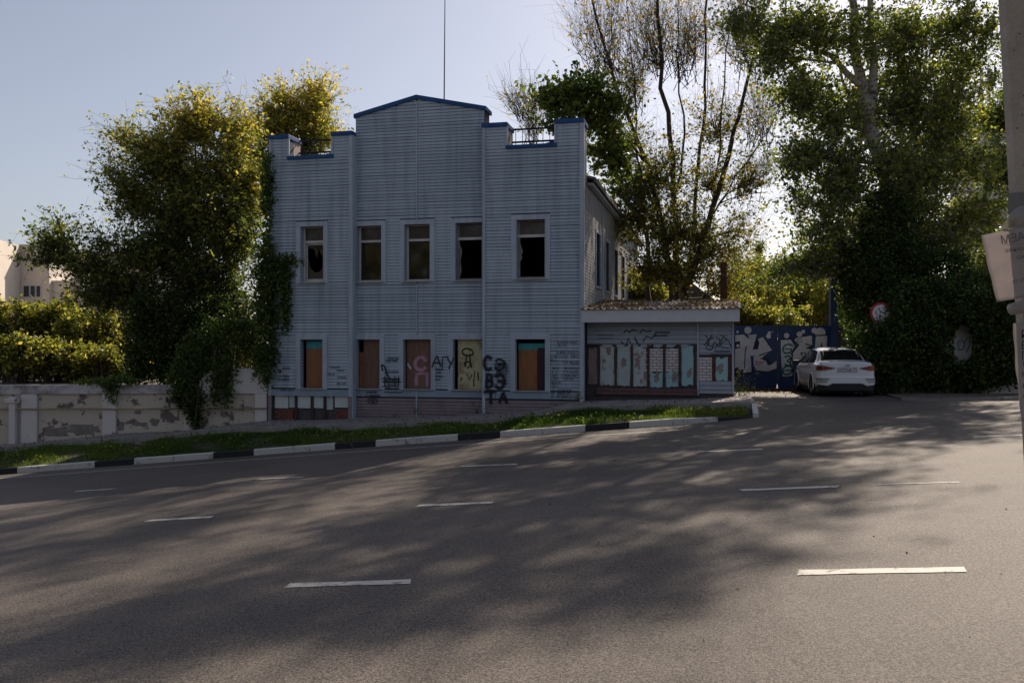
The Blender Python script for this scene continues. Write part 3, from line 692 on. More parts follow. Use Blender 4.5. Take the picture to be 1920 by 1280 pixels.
for h in SH:
    fr = MB()
    fr.box(-.01, .03, h[0]-.1, h[0], h[2]-.08, h[3]+.1).box(-.01, .03, h[1], h[1]+.1, h[2]-.08, h[3]+.1).box(-.01, .028, h[0], h[1], h[3], h[3]+.1).box(-.01, .05, h[0], h[1], h[2]-.06, h[2])
    f = build(fr, 'side_window', M_skirt, bl, zoff=zo); build(MB().box(-.20, -.16, h[0]-.0, h[1], h[2], h[3]), 'shutter', M_skirt if h[0] < 7 else M_dark, f)
trim(.006, .035, 4.55, 4.62, -1.8, 4.8, M_side, 'seam_trim')
hb = MB(); hb.box(xl, -.33, 17.7, 18, zf0, 4.93); hb.box(xl, xl+.3, BT+.003, 17.69, zf0, 4.93); build(hb, 'rear_wall', M_back, bl, zoff=zo)
ib = MB(); ib.box(xl+.31, -.33, .75, 17.6, .75, 1.0).box(xl+.31, -.33, .9, 17.6, 4.75, 4.9).box(xl+.31, -.33, .75, 17.6, -2.6, -2.4); build(ib, 'floor_slab', M_dark, bl, zoff=zo)
ip = MB(); ip.box(xl+.31, -.33, 4.4, 4.55, 1.003, 4.74).box(xl+.31, -.33, 3.4, 3.55, -2.39, .74)
for xx in (fu(630), fu(735), fu(830), fu(935)): ip.box(xx-.06, xx+.06, .78, 4.39, 1.003, 4.74)
build(ip, 'partition_wall', M_wallp, bl, zoff=zo)
dr_ = MB(); dr_.box(fu(975)+.3, fu(975)+1.1, 4.36, 4.395, 1.01, 3.0); build(dr_, 'doorway', M_dark, bl, zoff=zo)
rf = MB(); xm = (xl)/2
for s_ in (0, 1):
    xe = xl-.35 if s_ == 0 else .27
    rf.v += [(xe, PD+.02, 4.88), (xm, PD+.02, 6.2), (xm, 18.4, 6.2), (xe, 18.4, 4.88), (xe, PD+.02, 4.96), (xm, PD+.02, 6.3), (xm, 18.4, 6.3), (xe, 18.4, 4.96)]
    b = s_*8; rf.f += [(b,b+1,b+2,b+3),(b+7,b+6,b+5,b+4),(b,b+4,b+5,b+1),(b+2,b+6,b+7,b+3),(b,b+3,b+7,b+4)]
build(rf, 'roof', M_slate, bl, zoff=zo)
build(MB().box(.20, .28, PD+.02, 18.4, 4.82, 4.878), 'eave_board', M_slate, bl, zoff=zo)
build(MB().box(.03, .19, PD+.02, 18.4, 4.74, 4.80), 'soffit', M_side, bl, zoff=zo)
# antenna
an = MB(); a0 = Vector((fu(831, 3), 3, 5.6)); an.tube([a0, a0+Vector((.03, 0, 2.6)), a0+Vector((.06, 0, 6.5))], [.035, .022, .012], 6)
build(an, 'lightning_rod', M_ink, bl, zoff=zo)
# windows
def window(i, wn, zr, dv, upper):
    x0, x1 = wn; z0, z1 = zr; yb = dv+.20; e = .055
    r = .15; yt = dv-.022
    tm = MB(); tm.box(x0-r, x0, yt, dv+.022, z0-.04, z1).box(x1, x1+r, yt, dv+.022, z0-.04, z1).box(x0-r, x1+r, yt-.003, dv+.022, z1, z1+.15)
    if dv and i == 1: tm = MB(); tm.box(x1, x1+r, yt, dv+.022, z0-.04, z1).box(x0-.02, x1+r, yt-.003, dv+.022, z1, z1+.15)
    if dv and i == 3: tm = MB(); tm.box(x0-r, x0, yt, dv+.022, z0-.04, z1).box(x0-r, x1+.02, yt-.003, dv+.022, z1, z1+.15)
    build(tm, 'window_trim', M_trim, bl, zoff=zo)
    sl = MB(); sl.box(x0-.05, x1+.05, dv-.09, dv+.19, z0-.035, z0-.006); so = build(sl, 'window_sill', M_sill, bl, zoff=zo)
    # reveals clad in narrow boards
    rv = MB(); zz = z0
    while zz < z1-.05: rv.box(x0-.002, x0+.012, dv+.024, yb-.004, zz, zz+.083); zz += CH
    build(rv, 'reveal_boards', M_side, bl, zoff=zo)['kind'] = 'stuff'
    if not upper: return None
    zt = z0+(z1-z0)*.735
    f = MB(); 
    f.box(x0+.012, x0+.012+e, yb, yb+.06, z0, z1).box(x1-e, x1, yb, yb+.06, z0, z1).box(x0+.012+e, x1-e, yb, yb+.06, z0, z0+.06).box(x0+.012+e, x1-e, yb, yb+.06, z1-.03, z1).box(x0+.012+e, x1-e, yb-.012, yb+.07, zt-.035, zt+.035)
    dark = i in (3, 4)
    fo = build(f, 'window', M_white if not dark else mat('stained_plastic', (.30, .28, .28), .5, .3, 8), bl, zoff=zo)
    if dark: build(MB().box(x0+.012, x1, yb-.02, yb-.013, zt-.04, zt+.04), 'transom', M_white, fo)
    build(MB().box(x0+.012+e, x1-e, yb+.028, yb+.034, zt+.035, z1-.03), 'pane', M_glassdirty, fo)
    if i in (1, 2): build(MB().box(x0+.012+e, x1-e, yb+.026, yb+.032, z0+.06, zt-.035), 'pane', M_glass, fo)
    if i == 0:
        s = MB(); xa, xb = x0+.075, x1-.06; ya = yb+.066
        s.box(xa, xa+.04, ya, ya+.03, z0+.06, zt-.04).box(xb-.03, xb, ya, ya+.03, z0+.06, zt-.04)
        s.box(xa+.04, xb-.03, ya, ya+.03, z0+.06, z0+.11).box(xa+.04, xb-.03, ya, ya+.03, zt-.09, zt-.04); build(s, 'sash', M_white, fo)
        zc0, zc1 = z0+.11, zt-.09; xa += .04; xb -= .03; W_ = xb-xa
        low = [(xa, zc0), (xb, zc0), (xb, zc0+.42), (xb-.1*W_, zc0+.36), (xb-.3*W_, zc0+.22), (xa+.45*W_, zc0+.2), (xa+.2*W_, zc0+.32), (xa+.05*W_, zc0+.62), (xa, zc0+.7)]
        hi = [(xa, zc1-.25), (xa+.12*W_, zc1-.1), (xa+.35*W_, zc1-.12), (xa+.55*W_, zc1-.42), (xa+.68*W_, zc1-.14), (xa+.8*W_, zc1-.3), (xb, zc1-.5), (xb, zc1), (xa, zc1)]
        build(MB().poly_prism(low, ya+.012, ya+.017), 'broken_pane', M_glassdirty, fo); build(MB().poly_prism(hi, ya+.012, ya+.017), 'broken_pane', M_glass, fo)
    if i in (3, 4):
        sh = [(x0+.07, z0+.5), (x0+.13, z0+.62), (x0+.10, z0+.72), (x0+.15, z0+.8), (x0+.07, z0+1.05)] if i == 4 else [(x0+.07, z0+.1), (x0+.12, z0+.3), (x0+.09, z0+.6), (x0+.14, z0+.9), (x0+.07, z0+1.1)]
        build(MB().poly_prism(sh, yb+.03, yb+.035), 'glass_shard', M_film, fo)
    return fo
for i in range(5): window(i, UP[i], UZ, DR if i in (1, 2, 3) else 0, True); window(i, LO[i], LZ, DR if i in (1, 2, 3) else 0, False)
# boarded lower windows
def board(nm, m, i, fx0, fx1, fz0, fz1, y, parent=None):
    x0, x1 = LO[i]; dv = DR if i in (1, 2, 3) else 0; a, b = x0+(x1-x0)*fx0, x0+(x1-x0)*fx1; c, d = LZ[0]+(LZ[1]-LZ[0])*fz0, LZ[0]+(LZ[1]-LZ[0])*fz1
    return build(MB().box(a+.012, b, dv+y, dv+y+.018, c, d), nm, m, parent or bl, zoff=0 if parent else zo)
board('boarding_panel', M_turq, 0, .12, 1, .8, .97, .20); board('boarding_panel', M_ply, 0, .14, .96, .0, .81, .175)
board('boarding_panel', M_ply2, 1, .22, 1, 0, 1, .15); board('boarding_panel', M_ply, 1, .02, .24, 0, .74, .20); 
p3 = board('boarding_panel', M_ply2, 2, .05, .99, 0, 1, .16)
p4 = board('boarding_panel', M_cream, 3, .12, 1, 0, 1, .14)
board('boarding_panel', M_turq, 4, .05, 1, .79, .92, .20); board('boarding_panel', M_ply, 4, .06, .70, 0, .79, .17); board('boarding_panel', M_plyd, 4, .70, 1, 0, .83, .175)
# plinth infill of the left wing
def pbox(x0, x1, y0, y1, m, nm, d=.08, pr_=0.0):
    a, b = fu(x0), fu(x1); c, d_ = fz((x0+x1)/2, y1), fz((x0+x1)/2, y0)
    return build(MB().box(a, b, d-pr_, .119, c, min(d_, PLZ-.006)), nm, m, bl, zoff=zo)
pbox(513, 538, 741, 765, M_plasw, 'plaster_panel'); pbox(540, 550, 741, 764, M_plas2, 'plaster_panel', .09); pbox(556, 580, 741, 765, M_plasw, 'plaster_panel'); pbox(586, 604, 741, 765, M_plasw, 'plaster_panel', .085); pbox(610, 622, 741, 768, M_plas2, 'plaster_panel', .09); pbox(626, 657, 741, 764, M_plasw, 'plaster_panel', .07)
for x in (551, 582, 605): pbox(x, x+4, 741, 790, M_wood, 'batten', .05)
bmr = MB().box(0, .19, 0, .06, 0, .055).mesh('brick'); bmr.materials.append(M_brickr)
for r_ in range(6):
    for q in range(5):
        for (xa, n_) in ((fu(514), 3), (fu(622), 3)):
            if q >= n_: continue
            o = bpy.data.objects.new('brick', bmr); COL.objects.link(o); o.parent = bl
            o.location = (xa+q*.205+(.1 if r_ % 2 else 0)*(1 if q < 2 else .3), .06+random.uniform(-.01, .015), -2.36+r_*.068+zo+(.0)); 
            if r_ == 5: o.location.z += .002

# ---- painted lettering on the front
class Ink:
    def __init__(s, y): s.mb = MB(); s.y = y; s.all = [s.mb]
    def new(s): s.mb = MB(); s.all.append(s.mb)
    def st(s, pts, wd): s.mb.ribbon(pts, wd, s.y); return s
def build_ink(ink, name, m, parent, zoff=0.0):
    o = None
    for mb in ink.all:
        if mb.v: o = build(mb, name, m, parent, zoff=zoff)
    return o
def smooth(pts, n=4):
    out = []
    for i in range(len(pts)-1):
        p0 = pts[max(i-1, 0)]; p1 = pts[i]; p2 = pts[i+1]; p3 = pts[min(i+2, len(pts)-1)]
        for k_ in range(n):
            t = k_/n; out.append(tuple(.5*((2*p1[j])+(-p0[j]+p2[j])*t+(2*p0[j]-5*p1[j]+4*p2[j]-p3[j])*t*t+(-p0[j]+3*p1[j]-3*p2[j]+p3[j])*t**3) for j in (0, 1)))
    out.append(pts[-1]); return out
LET = {'А': [[(0,0),(.45,1),(.6,1),(1,0)],[(.15,.35),(.9,.38)]], 'Г': [[(0,0),(.05,1),(.9,.97)]], 'У': [[(0,1),(.5,.45)],[(1,1),(.5,.3),(.15,0)]],
       'С': [[(.9,.85),(.5,1),(.1,.7),(.05,.35),(.4,0),(.9,.12)]], 'О': [[(.5,1),(.1,.7),(.1,.3),(.5,0),(.9,.3),(.9,.7),(.5,1)]], 'В': [[(.1,0),(.1,1),(.7,.9),(.65,.6),(.15,.5),(.8,.4),(.75,.1),(.1,0)]],
       'Э': [[(.1,.85),(.5,1),(.9,.7),(.9,.3),(.5,0),(.1,.12)],[(.35,.5),(.9,.5)]], 'Т': [[(0,1),(1,.97)],[(.5,1),(.48,0)]], 'П': [[(0,0),(.05,1),(.95,1),(1,0)]]}
HALO = []
def letter(ink, ch, x0, x1, y0, y1, wd, dv=0.0, sm=True):
    ink.new(); a, b = fu(x0, dv), fu(x1, dv); c, d = fz(x0, y1, dv), fz(x0, y0, dv)
    for s_ in LET[ch]:
        q = [(a+(b-a)*p[0]+random.uniform(-.018, .018), c+(d-c)*p[1]+random.uniform(-.018, .018)) for p in s_]; q = smooth(q) if ch in 'СОЭ' else [tuple(Vector(u_).lerp(Vector(v_), t_)) for u_, v_ in zip(q, q[1:]) for t_ in (0, .33, .66)]+[q[-1]]
        ink.st(q, wd); h_ = MB(); h_.ribbon(q, wd*2.1, dv-.0250); HALO.append(h_)
        if random.random() < .6: p_ = random.choice(q); ink.st([p_, (p_[0]+.004, p_[1]-.10), (p_[0], p_[1]-random.uniform(.15, .35))], .010)
def scrib(ink, x0, x1, y, h, dv=0.0, dens=1.0, wd=.010):
    """a line of small cramped handwriting"""
    ink.new(); a, b = fu(x0, dv), fu(x1, dv); z = fz((x0+x1)/2, y, dv); H = h; x = a
    while x < b-.02:
        lw = H*random.uniform(.45, .75); k_ = random.randint(0, 5)
        q = [[(0,0),(0,1),(1,1),(1,0)], [(0,1),(0,0),(1,.1),(1,1)], [(0,0),(.5,1),(1,0)], [(1,.9),(.2,1),(0,.4),(.3,0),(1,.1)], [(0,0),(0,1),(.9,.8),(0,.5),(1,0)], [(0,1),(.3,0),(.5,.7),(.7,0),(1,1)]][k_]
        ink.st([(x+p[0]*lw, z+(p[1]-.5)*H) for p in q], wd); x += lw*1.25
        if random.random() < .12: x += lw
k1 = Ink(-.027); kc = Ink(DR-.027)
pass; letter(kc, 'А', 811, 826, 668, 687, .028, DR); letter(kc, 'Г', 829, 842, 669, 687, .024, DR); letter(kc, 'У', 840, 851, 671, 690, .03, DR)
letter(k1, 'С', 909, 922, 668, 694, .068); letter(k1, 'Э', 928, 946, 672, 693, .045); letter(k1, 'В', 912, 927, 701, 726, .06); letter(k1, 'Э', 930, 947, 701, 728, .075); letter(k1, 'Т', 910, 930, 734, 755, .06); letter(k1, 'А', 936, 950, 736, 754, .055)
for (x0, x1, y) in [(1046,1084,642),(1046,1062,648),(1044,1086,661),(1032,1066,668),(1070,1086,668),(1032,1045,675),(1056,1072,678),(1070,1086,680),(1035,1048,690),(1058,1085,690),(1034,1048,697),(1056,1084,697),(1036,1046,704),(1054,1082,704),(1034,1046,710),(1056,1076,710),(1033,1052,717),(1036,1044,723),(1035,1042,731),(1046,1072,731),(1034,1042,737),(1046,1070,737),(1034,1040,743),(1044,1070,743)]:
    scrib(k1, x0, x1, y, .06, 0, 1, .012 if y > 728 else .009)
for (x0, x1, y) in [(929,952,681),(928,952,686),(928,953,691),(930,952,697),(926,950,703)]: scrib(k1, x0, x1, y, .06, 0, 1, .014)
for (x0, x1, y) in [(530,545,690),(521,544,705),(520,545,711),(631,647,694),(614,630,701),(633,650,707),(632,650,719),(618,638,688),(526,552,731)]: scrib(k1, x0, x1, y, .05, 0, 1, .010)
for (x0, x1, y) in [(727,748,671),(724,746,676),(722,748,697),(719,750,713),(722,748,719),(724,750,728),(816,832,692),(817,828,698),(816,832,705),(817,828,711),(688,708,735),(687,712,741),(689,712,748),(690,710,754)]: scrib(kc, x0, x1, y, .06, DR, 1, .013)
kc.new(); kc.st(smooth([(fu(727,DR), fz(727,705,DR)),(fu(722,DR), fz(722,688,DR)),(fu(716,DR), fz(716,684,DR)),(fu(718,DR), fz(718,694,DR))]), .05)
for (x0, x1, y) in [(716,750,709),(718,752,716),(716,745,724),(722,754,735)]: 
    kc.st([(fu(x, DR), fz(x, y+random.uniform(-1, 1), DR)) for x in frange(x0, x1, 5)], .03)
for x in (722, 730, 741, 748): kc.st([(fu(x, DR), fz(x, 706, DR)), (fu(x, DR), fz(x, 724, DR))], .03)
build_ink(k1, 'graffiti', M_ink, bl, zoff=zo); build_ink(kc, 'graffiti', M_ink, bl, zoff=zo)
M_over = bpy.data.materials.new('black_overspray'); M_over.use_nodes = True; _n = M_over.node_tree; _t = _n.nodes.new('ShaderNodeBsdfTransparent'); _m = _n.nodes.new('ShaderNodeMixShader'); _m.inputs[0].default_value = .38
_n.nodes['Principled BSDF'].inputs['Base Color'].default_value = (.03, .03, .035, 1); _n.links.new(_t.outputs[0], _m.inputs[1]); _n.links.new(_n.nodes['Principled BSDF'].outputs[0], _m.inputs[2]); _n.links.new(_m.outputs[0], _n.nodes['Material Output'].inputs[0])
for h_ in HALO: build(h_, 'overspray', M_over, bl, zoff=zo)
wk = Ink(-.026); scrib(wk, 524, 540, 699, .06, 0, 1, .012); scrib(wk, 1056, 1066, 654, .06, 0, 1, .01); build_ink(wk, 'white_tag', M_whp, bl, zoff=zo)
pk = Ink(.16+DR-.004)
def pz(x, y): return (fu(x, DR+.16), fz(x, y, DR+.16))
pk.st(smooth([pz(798,675), pz(792,670), pz(784,671), pz(779,678), pz(779,686), pz(784,692), pz(792,693), pz(797,689)], 4), .10)
pk.new(); pk.st([pz(781,701), pz(790,700), pz(802,700)], .08); pk.st([pz(782,702), pz(780,712), pz(781,720)], .10); pk.st([pz(801,702), pz(801,712), pz(801,723)], .09)
build_ink(pk, 'pink_graffiti', M_pink, p3)
wk = Ink(.16+DR-.006); wk.st([pz(765, 682), pz(767, 687), pz(770, 690)], .06); build_ink(wk, 'white_tag', M_whp, p3)
mk = Ink(DR+.14-.004)
def mz(x, y): return (fu(x, DR+.14), fz(x, y, DR+.14))
mk.st(smooth([mz(867,662), mz(868,656), mz(876,653), mz(885,657), mz(887,663), mz(880,666), mz(872,665), mz(867,662)]), .05); mk.st([mz(875,666), mz(874,676), mz(873,686)], .045); mk.st([mz(881,666), mz(882,678), mz(884,688)], .045); mk.st(smooth([mz(873,686), mz(871,680), mz(878,678), mz(882,684), mz(876,690)]), .04)
for q in ([(858,700),(859,705)], [(866,708),(864,712)], [(875,700),(880,712),(885,702)], [(890,695),(889,712)], [(896,698),(897,712)], [(888,712),(889,724)]): mk.st([mz(*p) for p in q], .035)
build_ink(mk, 'mushroom_drawing', mat('brown_black_spray', (.045, .035, .025), .8, .3, 9), p4)
gk = MB()
for q in range(14):
    s_ = .25+random.uniform(0, .75); zc = random.uniform(1.6, 3.0); gk.v += [(.018, s_-.02, zc-.2), (.018, s_+.02, zc-.2), (.018, s_+.07, zc+.2), (.018, s_+.02, zc+.22)]; b = len(gk.v)-4; gk.f.append((b, b+1, b+2, b+3))
build(gk, 'green_graffiti', M_inkg, bl, zoff=zo)

# ------------------------------------------------------------------ annex
AV = .5
ax = thing('annex', 'low lean-to annex with white ribbed fascia and stripped front right of the building', 'building', P(U0+.06, V0+AV, -1.45), ROT)
zoA = 1.45; AO = .06
def au(x): return fu(x, AV)-AO
def az(x, y): return fz(x, y, AV)
ax0, ax1 = au(1099), au(1376)
mb = MB(); mb.box(ax0, ax1, .05, .3, -2.2, .95); mb.box(ax1-.25, ax1, .3, 3.6, -2.2, .95); mb.box(ax0, ax1, 3.6, 3.8, -2.2, 1.2); build(mb, 'annex_wall', M_mortar, ax, zoff=zoA)
def abox(nm, x0, x1, y0, y1, d0, m, d1=.049): 
    a, b = au(x0), au(x1); xm_ = (x0+x1)/2; return build(MB().box(a, b, d0, d1, az(xm_, y1), az(xm_, y0)), nm, m, ax, zoff=zoA)
M_asid = mat('annex_siding', (.34, .37, .43), .5, .12, 1.5)
def asid(x0, x1, y0, y1):
    za, zb_ = az((x0+x1)/2, y1), az((x0+x1)/2, y0); z = zb_; h = .125
    while z > za+.02:
        zl = max(za, z-h); mb = MB(); a, b = au(x0), au(x1); mb.v = [(a, -.010, zl+.008), (b, -.010, zl+.008), (b, .022, z), (a, .022, z), (a, .048, zl+.004), (b, .048, zl+.004), (b, .048, z), (a, .048, z)]
        mb.f = [(0,1,2,3),(5,4,7,6),(3,2,6,7),(1,0,4,5),(0,3,7,4),(1,5,6,2)]; build(mb, 'siding_board', M_asid, ax, zoff=zoA); z -= h
asid(1101, 1307, 603, 646); asid(1311, 1372, 603, 665); asid(1311, 1372, 714, 738)
abox('corner_trim', 1307, 1310.5, 603, 741, -.02, M_trim); abox('corner_trim', 1372.5, 1376.5, 603, 738, -.02, M_trim)
# exposed panels
for (x0, x1, y0, y1, m, d) in [(1103,1120,652,720,M_brickp,.01),(1125,1152,647,722,M_plas2,.0),(1157,1182,649,724,M_plas,.0),(1187,1206,648,724,M_plas2,.0),(1206,1213,697,724,M_plas,.0),(1218,1243,697,726,M_teal,.0),(1248,1272,697,726,M_teal,.0),(1278,1300,647,723,M_teal,-.004),(1342,1365,670,713,M_teal,-.004)]:
    a, b, c, e = au(x0), au(x1), az((x0+x1)/2, y1), az((x0+x1)/2, y0); j_ = lambda k=.03: random.uniform(-k, k); n4 = 7
    ol = [(a+(b-a)*t/n4+j_(.01), c+max(-.01, j_(.04))) for t in range(n4)]+[(b+j_(.012), c+(e-c)*t/n4) for t in range(n4)]+[(b-(b-a)*t/n4, e+min(.01, j_(.05))) for t in range(n4)]+[(a+j_(.012), e-(e-c)*t/n4) for t in range(n4)]
    build(MB().poly_prism(ol, d, .049), 'plaster_panel', m, ax, zoff=zoA)
    if m is not M_brickp:
        cx_, cz_ = random.uniform(a+.1, b-.1), random.uniform(c+.2, e-.1); pl_ = [(cx_+random.uniform(.04, .13)*math.cos(t), cz_+random.uniform(.06, .22)*math.sin(t)) for t in frange(0, 5.8, .42)]
        build(MB().poly_prism(pl_, d-.003, d-.0005), 'bare_patch', M_brickp, ax, zoff=zoA)
for x in (1121, 1152.5, 1183, 1213.5, 1243.5, 1273, 1301.5): abox('batten', x, x+4.2, 646, 728, -.03-random.uniform(0, .01), M_wood)
abox('batten', 1336, 1341, 668, 714, -.02, M_rust); abox('batten', 1366, 1371, 668, 714, -.02, M_rust)
bmw = MB().box(0, .185, 0, .05, 0, .070).mesh('brick'); bmw.materials.append(M_brickw); bmp = MB().box(0, .09, 0, .05, 0, .070).mesh('half_brick'); bmp.materials.append(M_brickw)
def brickpanel(x0, x1, y0, y1):
    a, b = au(x0), au(x1); za, zb_ = az(x0, y1), az(x0, y0); z = za; r_ = 0
    while z < zb_-.06:
        x = a-(.10 if r_ % 2 else 0)
        while x < b-.03:
            xs, xe = max(x, a), min(x+.185, b)
            if xe-xs > .04:
                o = bpy.data.objects.new('brick', bmw); COL.objects.link(o); o.parent = ax; o.location = (xs, -.002+random.uniform(-.004, .006), z+zoA); o.scale = ((xe-xs)/.185, 1, 1); o.rotation_euler = (0, R(random.uniform(-.5, .5)), 0)
            x += .20
        z += .083; r_ += 1
brickpanel(1206, 1213, 649, 696); brickpanel(1218, 1243, 649, 696); brickpanel(1248, 1272, 651, 696); brickpanel(1311, 1335, 670, 713); brickpanel(1302, 1306, 655, 724)
abox('base_board', 1118, 1308, 728, 733, -.05, M_brownb); abox('base_board', 1118, 1308, 733.5, 740, -.04, M_brownb); abox('top_rail', 1101, 1306, 645, 647.5, -.02, M_wood)
# torn strips above panels
for q in range(7):
    x = 1128+q*24; build(MB().poly_prism([(au(x), az(x, 650)), (au(x+12), az(x, 652)), (au(x+22), az(x, 646)), (au(x+3), az(x, 645))], -.03, -.025), 'torn_sheet', M_asid, ax, zoff=zoA)
# fascia with ribs and lean-to roof
f0, f1 = fu(1091)-AO, fu(1387)-AO; fz0, fz1 = .665, 1.02; fy = -AV-.04
mb = MB(); mb.box(f0, f1, fy, fy+.03, fz0, fz1); mb.box(f1-.03, f1, fy+.03, 3.9, fz0+.1, fz1); fa = build(mb, 'fascia', M_fascia, ax, zoff=zoA)
rb = MB(); x = f0+.04
while x < f1: rb.box(x, x+.012, fy-.008, fy-.0005, fz0+.004, fz1-.004); x += .075
rb = build(rb, 'fascia_rib', M_fascia, fa); rb['kind'] = 'stuff'
build(MB().box(f0, f1-.04, fy+.04, .045, fz0+.02, fz0+.04), 'soffit', M_asid, ax, zoff=zoA)
rf = MB(); nx = 200; ny = 10
for j in range(ny+1):
    for i in range(nx+1):
        x = f0-.02+(f1-f0+.08)*i/nx; t = j/ny; y = fy-.06+4.6*t; rf.v.append((x, y, fz1+.02+.43*t+.028*math.sin(i*2*math.pi/8)-(.0)+(.03*(int(t*3) % 2))))
for j in range(ny):
    for i in range(nx): a = j*(nx+1)+i; rf.f.append((a, a+1, a+nx+2, a+nx+1))
ro = build(rf, 'slate_roof', M_slate, ax, zoff=zoA); sd_ = ro.modifiers.new('s', 'SOLIDIFY'); sd_.thickness = .012
# tags on annex
ka = Ink(-.013)
def aq(x, y): return (au(x), az(x, y))
ka.new()
for q in ([(1170,624),(1174,618),(1180,623),(1186,618),(1195,620)], [(1200,624),(1206,617),(1212,622),(1220,620)], [(1175,645),(1178,633),(1183,645)], [(1190,632),(1196,645)], [(1206,640),(1212,630),(1222,634),(1230,626)], [(1165,640),(1170,645)]): ka.st([aq(*p) for p in q], .035)
def ascr(x0, x1, y, h=.06, wd=.012):
    ka.new(); a, b = au(x0), au(x1); z = az(x0, y); x = a
    while x < b: ka.st([(x, z-h/2), (x+h*.1, z+h/2), (x+h*.5, z+h*.3), (x+h*.55, z-h/2)], wd); x += h*.8
ascr(1228, 1254, 623, .06, .014); ascr(1228, 1250, 629, .05, .012); ascr(1122, 1150, 628, .05, .006); ascr(1122, 1150, 634, .05, .006); ascr(1340, 1370, 658, .05); ascr(1332, 1372, 664, .04, .008)
ka.new()
for q in ([(1322,628),(1330,640),(1324,652),(1334,655),(1340,640),(1348,650),(1356,632),(1366,640),(1372,652)], [(1320,648),(1330,636),(1344,632),(1350,640),(1340,652)], [(1352,628),(1362,636),(1350,648),(1366,652)], [(1335,628),(1326,644),(1338,650)]): ka.st(smooth([aq(*p) for p in q]), .022)
build_ink(ka, 'graffiti', mat('dark_purple_spray', (.035, .032, .06), .7, .2, 9), ax, zoff=zoA)
ka = Ink(-.016); ka.st([aq(1341, 618), aq(1340, 628), aq(1342, 640)], .02); ka.st([aq(1338, 618), aq(1344, 617)], .04); ka.st([aq(1366, 630), aq(1370, 630)], .05); build_ink(ka, 'white_tag', M_whp, ax, zoff=zoA)

# ------------------------------------------------------------------ left yard wall
ww = thing('yard_wall', 'low whitewashed yard wall with flaking cream panels left of the building', 'wall', (WA.x, WA.y, -2.4), math.atan2(WD.y, WD.x)+math.pi)
zoW = 2.4
def wx(x):   # pixel column to wall local x (negative to the left)
    t = (x-960)/F; s = (WA.x-t*WA.y)/(t*WD.y-WD.x); return -s
def wz(x, y): s = -wx(x); return (648-y)/F*(WA.y+WD.y*s)
wl = -26
mb = MB(); mb.box(wl, 0, .10, .42, -4.4, -1.22); build(mb, 'wall_body', M_wwhite, ww, zoff=zoW)
cp = MB(); xs = frange(wl, wx(372), 1.5)
build(MB().box(wl, wx(372), -.02, .45, -1.475, -1.21), 'top_beam', mat('stained_whitewash', (.58, .55, .55), .9, .2, 2.5, col2=(.28, .25, .25), thr=(.4, .6)), ww, zoff=zoW)
# coping with uneven top
rnd = MB(); prof = [(wx(370), -1.475), (-.03, -1.475), (-.03, -.72), (wx(462), -.705), (wx(430), -.72), (wx(402), -.78), (wx(384), -.90), (wx(374), -1.10)]
build(MB().poly_prism(prof, -.03, .44), 'raised_end', M_wwhite, ww, zoff=zoW)
pil = [(478, 501), (345, 372), (192, 218), (40, 70)]
for (a, b) in pil: bevel(build(MB().box(wx(a), wx(b)-.005, -.03, .098, -4.4, -1.48), 'pillar', M_wwhite, ww, zoff=zoW), .02)
build(MB().box(wx(70)-4.4, wx(70)-4.0, -.03, .098, -4.4, -1.48), 'pillar', M_wwhite, ww, zoff=zoW)
edges = [501, 478, 372, 345, 218, 192, 70, 40]
for (a, b) in ((372, 478), (218, 345), (70, 192)): build(MB().box(wx(a)+.01, wx(b)-.01, .06, .099, -4.4, -1.49), 'wall_panel', M_wcream, ww, zoff=zoW)
build(MB().box(wx(70)-4.0, wx(22), .06, .099, -4.4, -1.49), 'wall_panel', M_wcream, ww, zoff=zoW)
bevel(build(MB().box(wx(20), wx(32), -.14, .08, -4.4, -1.56).box(wx(13), wx(38), -.18, .08, -1.74, -1.60), 'gate_pier', M_wwhite, ww, zoff=zoW), .02)
build(MB().tube([(wl, -.09, -1.90), (-.02, -.09, -1.935)], .024, 8), 'gas_pipe', M_pipe, ww, True, zoW)
for s_ in frange(-12, -1, 2.2): build(MB().box(s_, s_+.03, -.09, -.031, -1.98, -1.955), 'pipe_bracket', M_pipe, ww, zoff=zoW)
M_peel = mat('exposed_grey_render', (.25, .215, .20), .95, .3, 7, bump=.4)
def peel(x0, x1, y0, y1, n=22):
    cx, cy, rx, ry = (x0+x1)/2, (y0+y1)/2, (x1-x0)/2, (y1-y0)/2; pts = []
    for k_ in range(n):
        a_ = 2*math.pi*k_/n; r_ = random.uniform(.62, 1.15); e_ = .55; ca, sa = math.cos(a_), math.sin(a_)
        pts.append((wx(cx+rx*r_*math.copysign(abs(ca)**e_, ca)), wz(cx, cy-ry*r_*math.copysign(abs(sa)**e_, sa))))
    build(MB().poly_prism(pts, .0565, .0585), 'peeled_patch', M_peel, ww, zoff=zoW)
for q in [(78,130,800,821),(120,188,795,816),(218,234,790,808),(248,276,791,799),(280,298,784,799),(302,310,783,792),(251,265,769,777),(412,430,771,783),(325,336,806,812),(296,304,745,750)]: peel(*q)
kw = Ink(-.034)
for q in ([(420,703),(424,697),(428,703),(432,697),(434,704)], [(440,700),(442,706)], [(477,697),(477,705),(482,705)], [(486,700),(487,707)], [(490,706),(492,699),(495,706),(498,700)], [(446,718),(456,714)], [(448,712),(454,720)], [(470,708),(478,714),(470,716)], [(485,712),(490,718)]): kw.st([(wx(x), wz(x, y)) for x, y in q], .02)
build_ink(kw, 'graffiti', M_ink, ww, zoff=zoW)
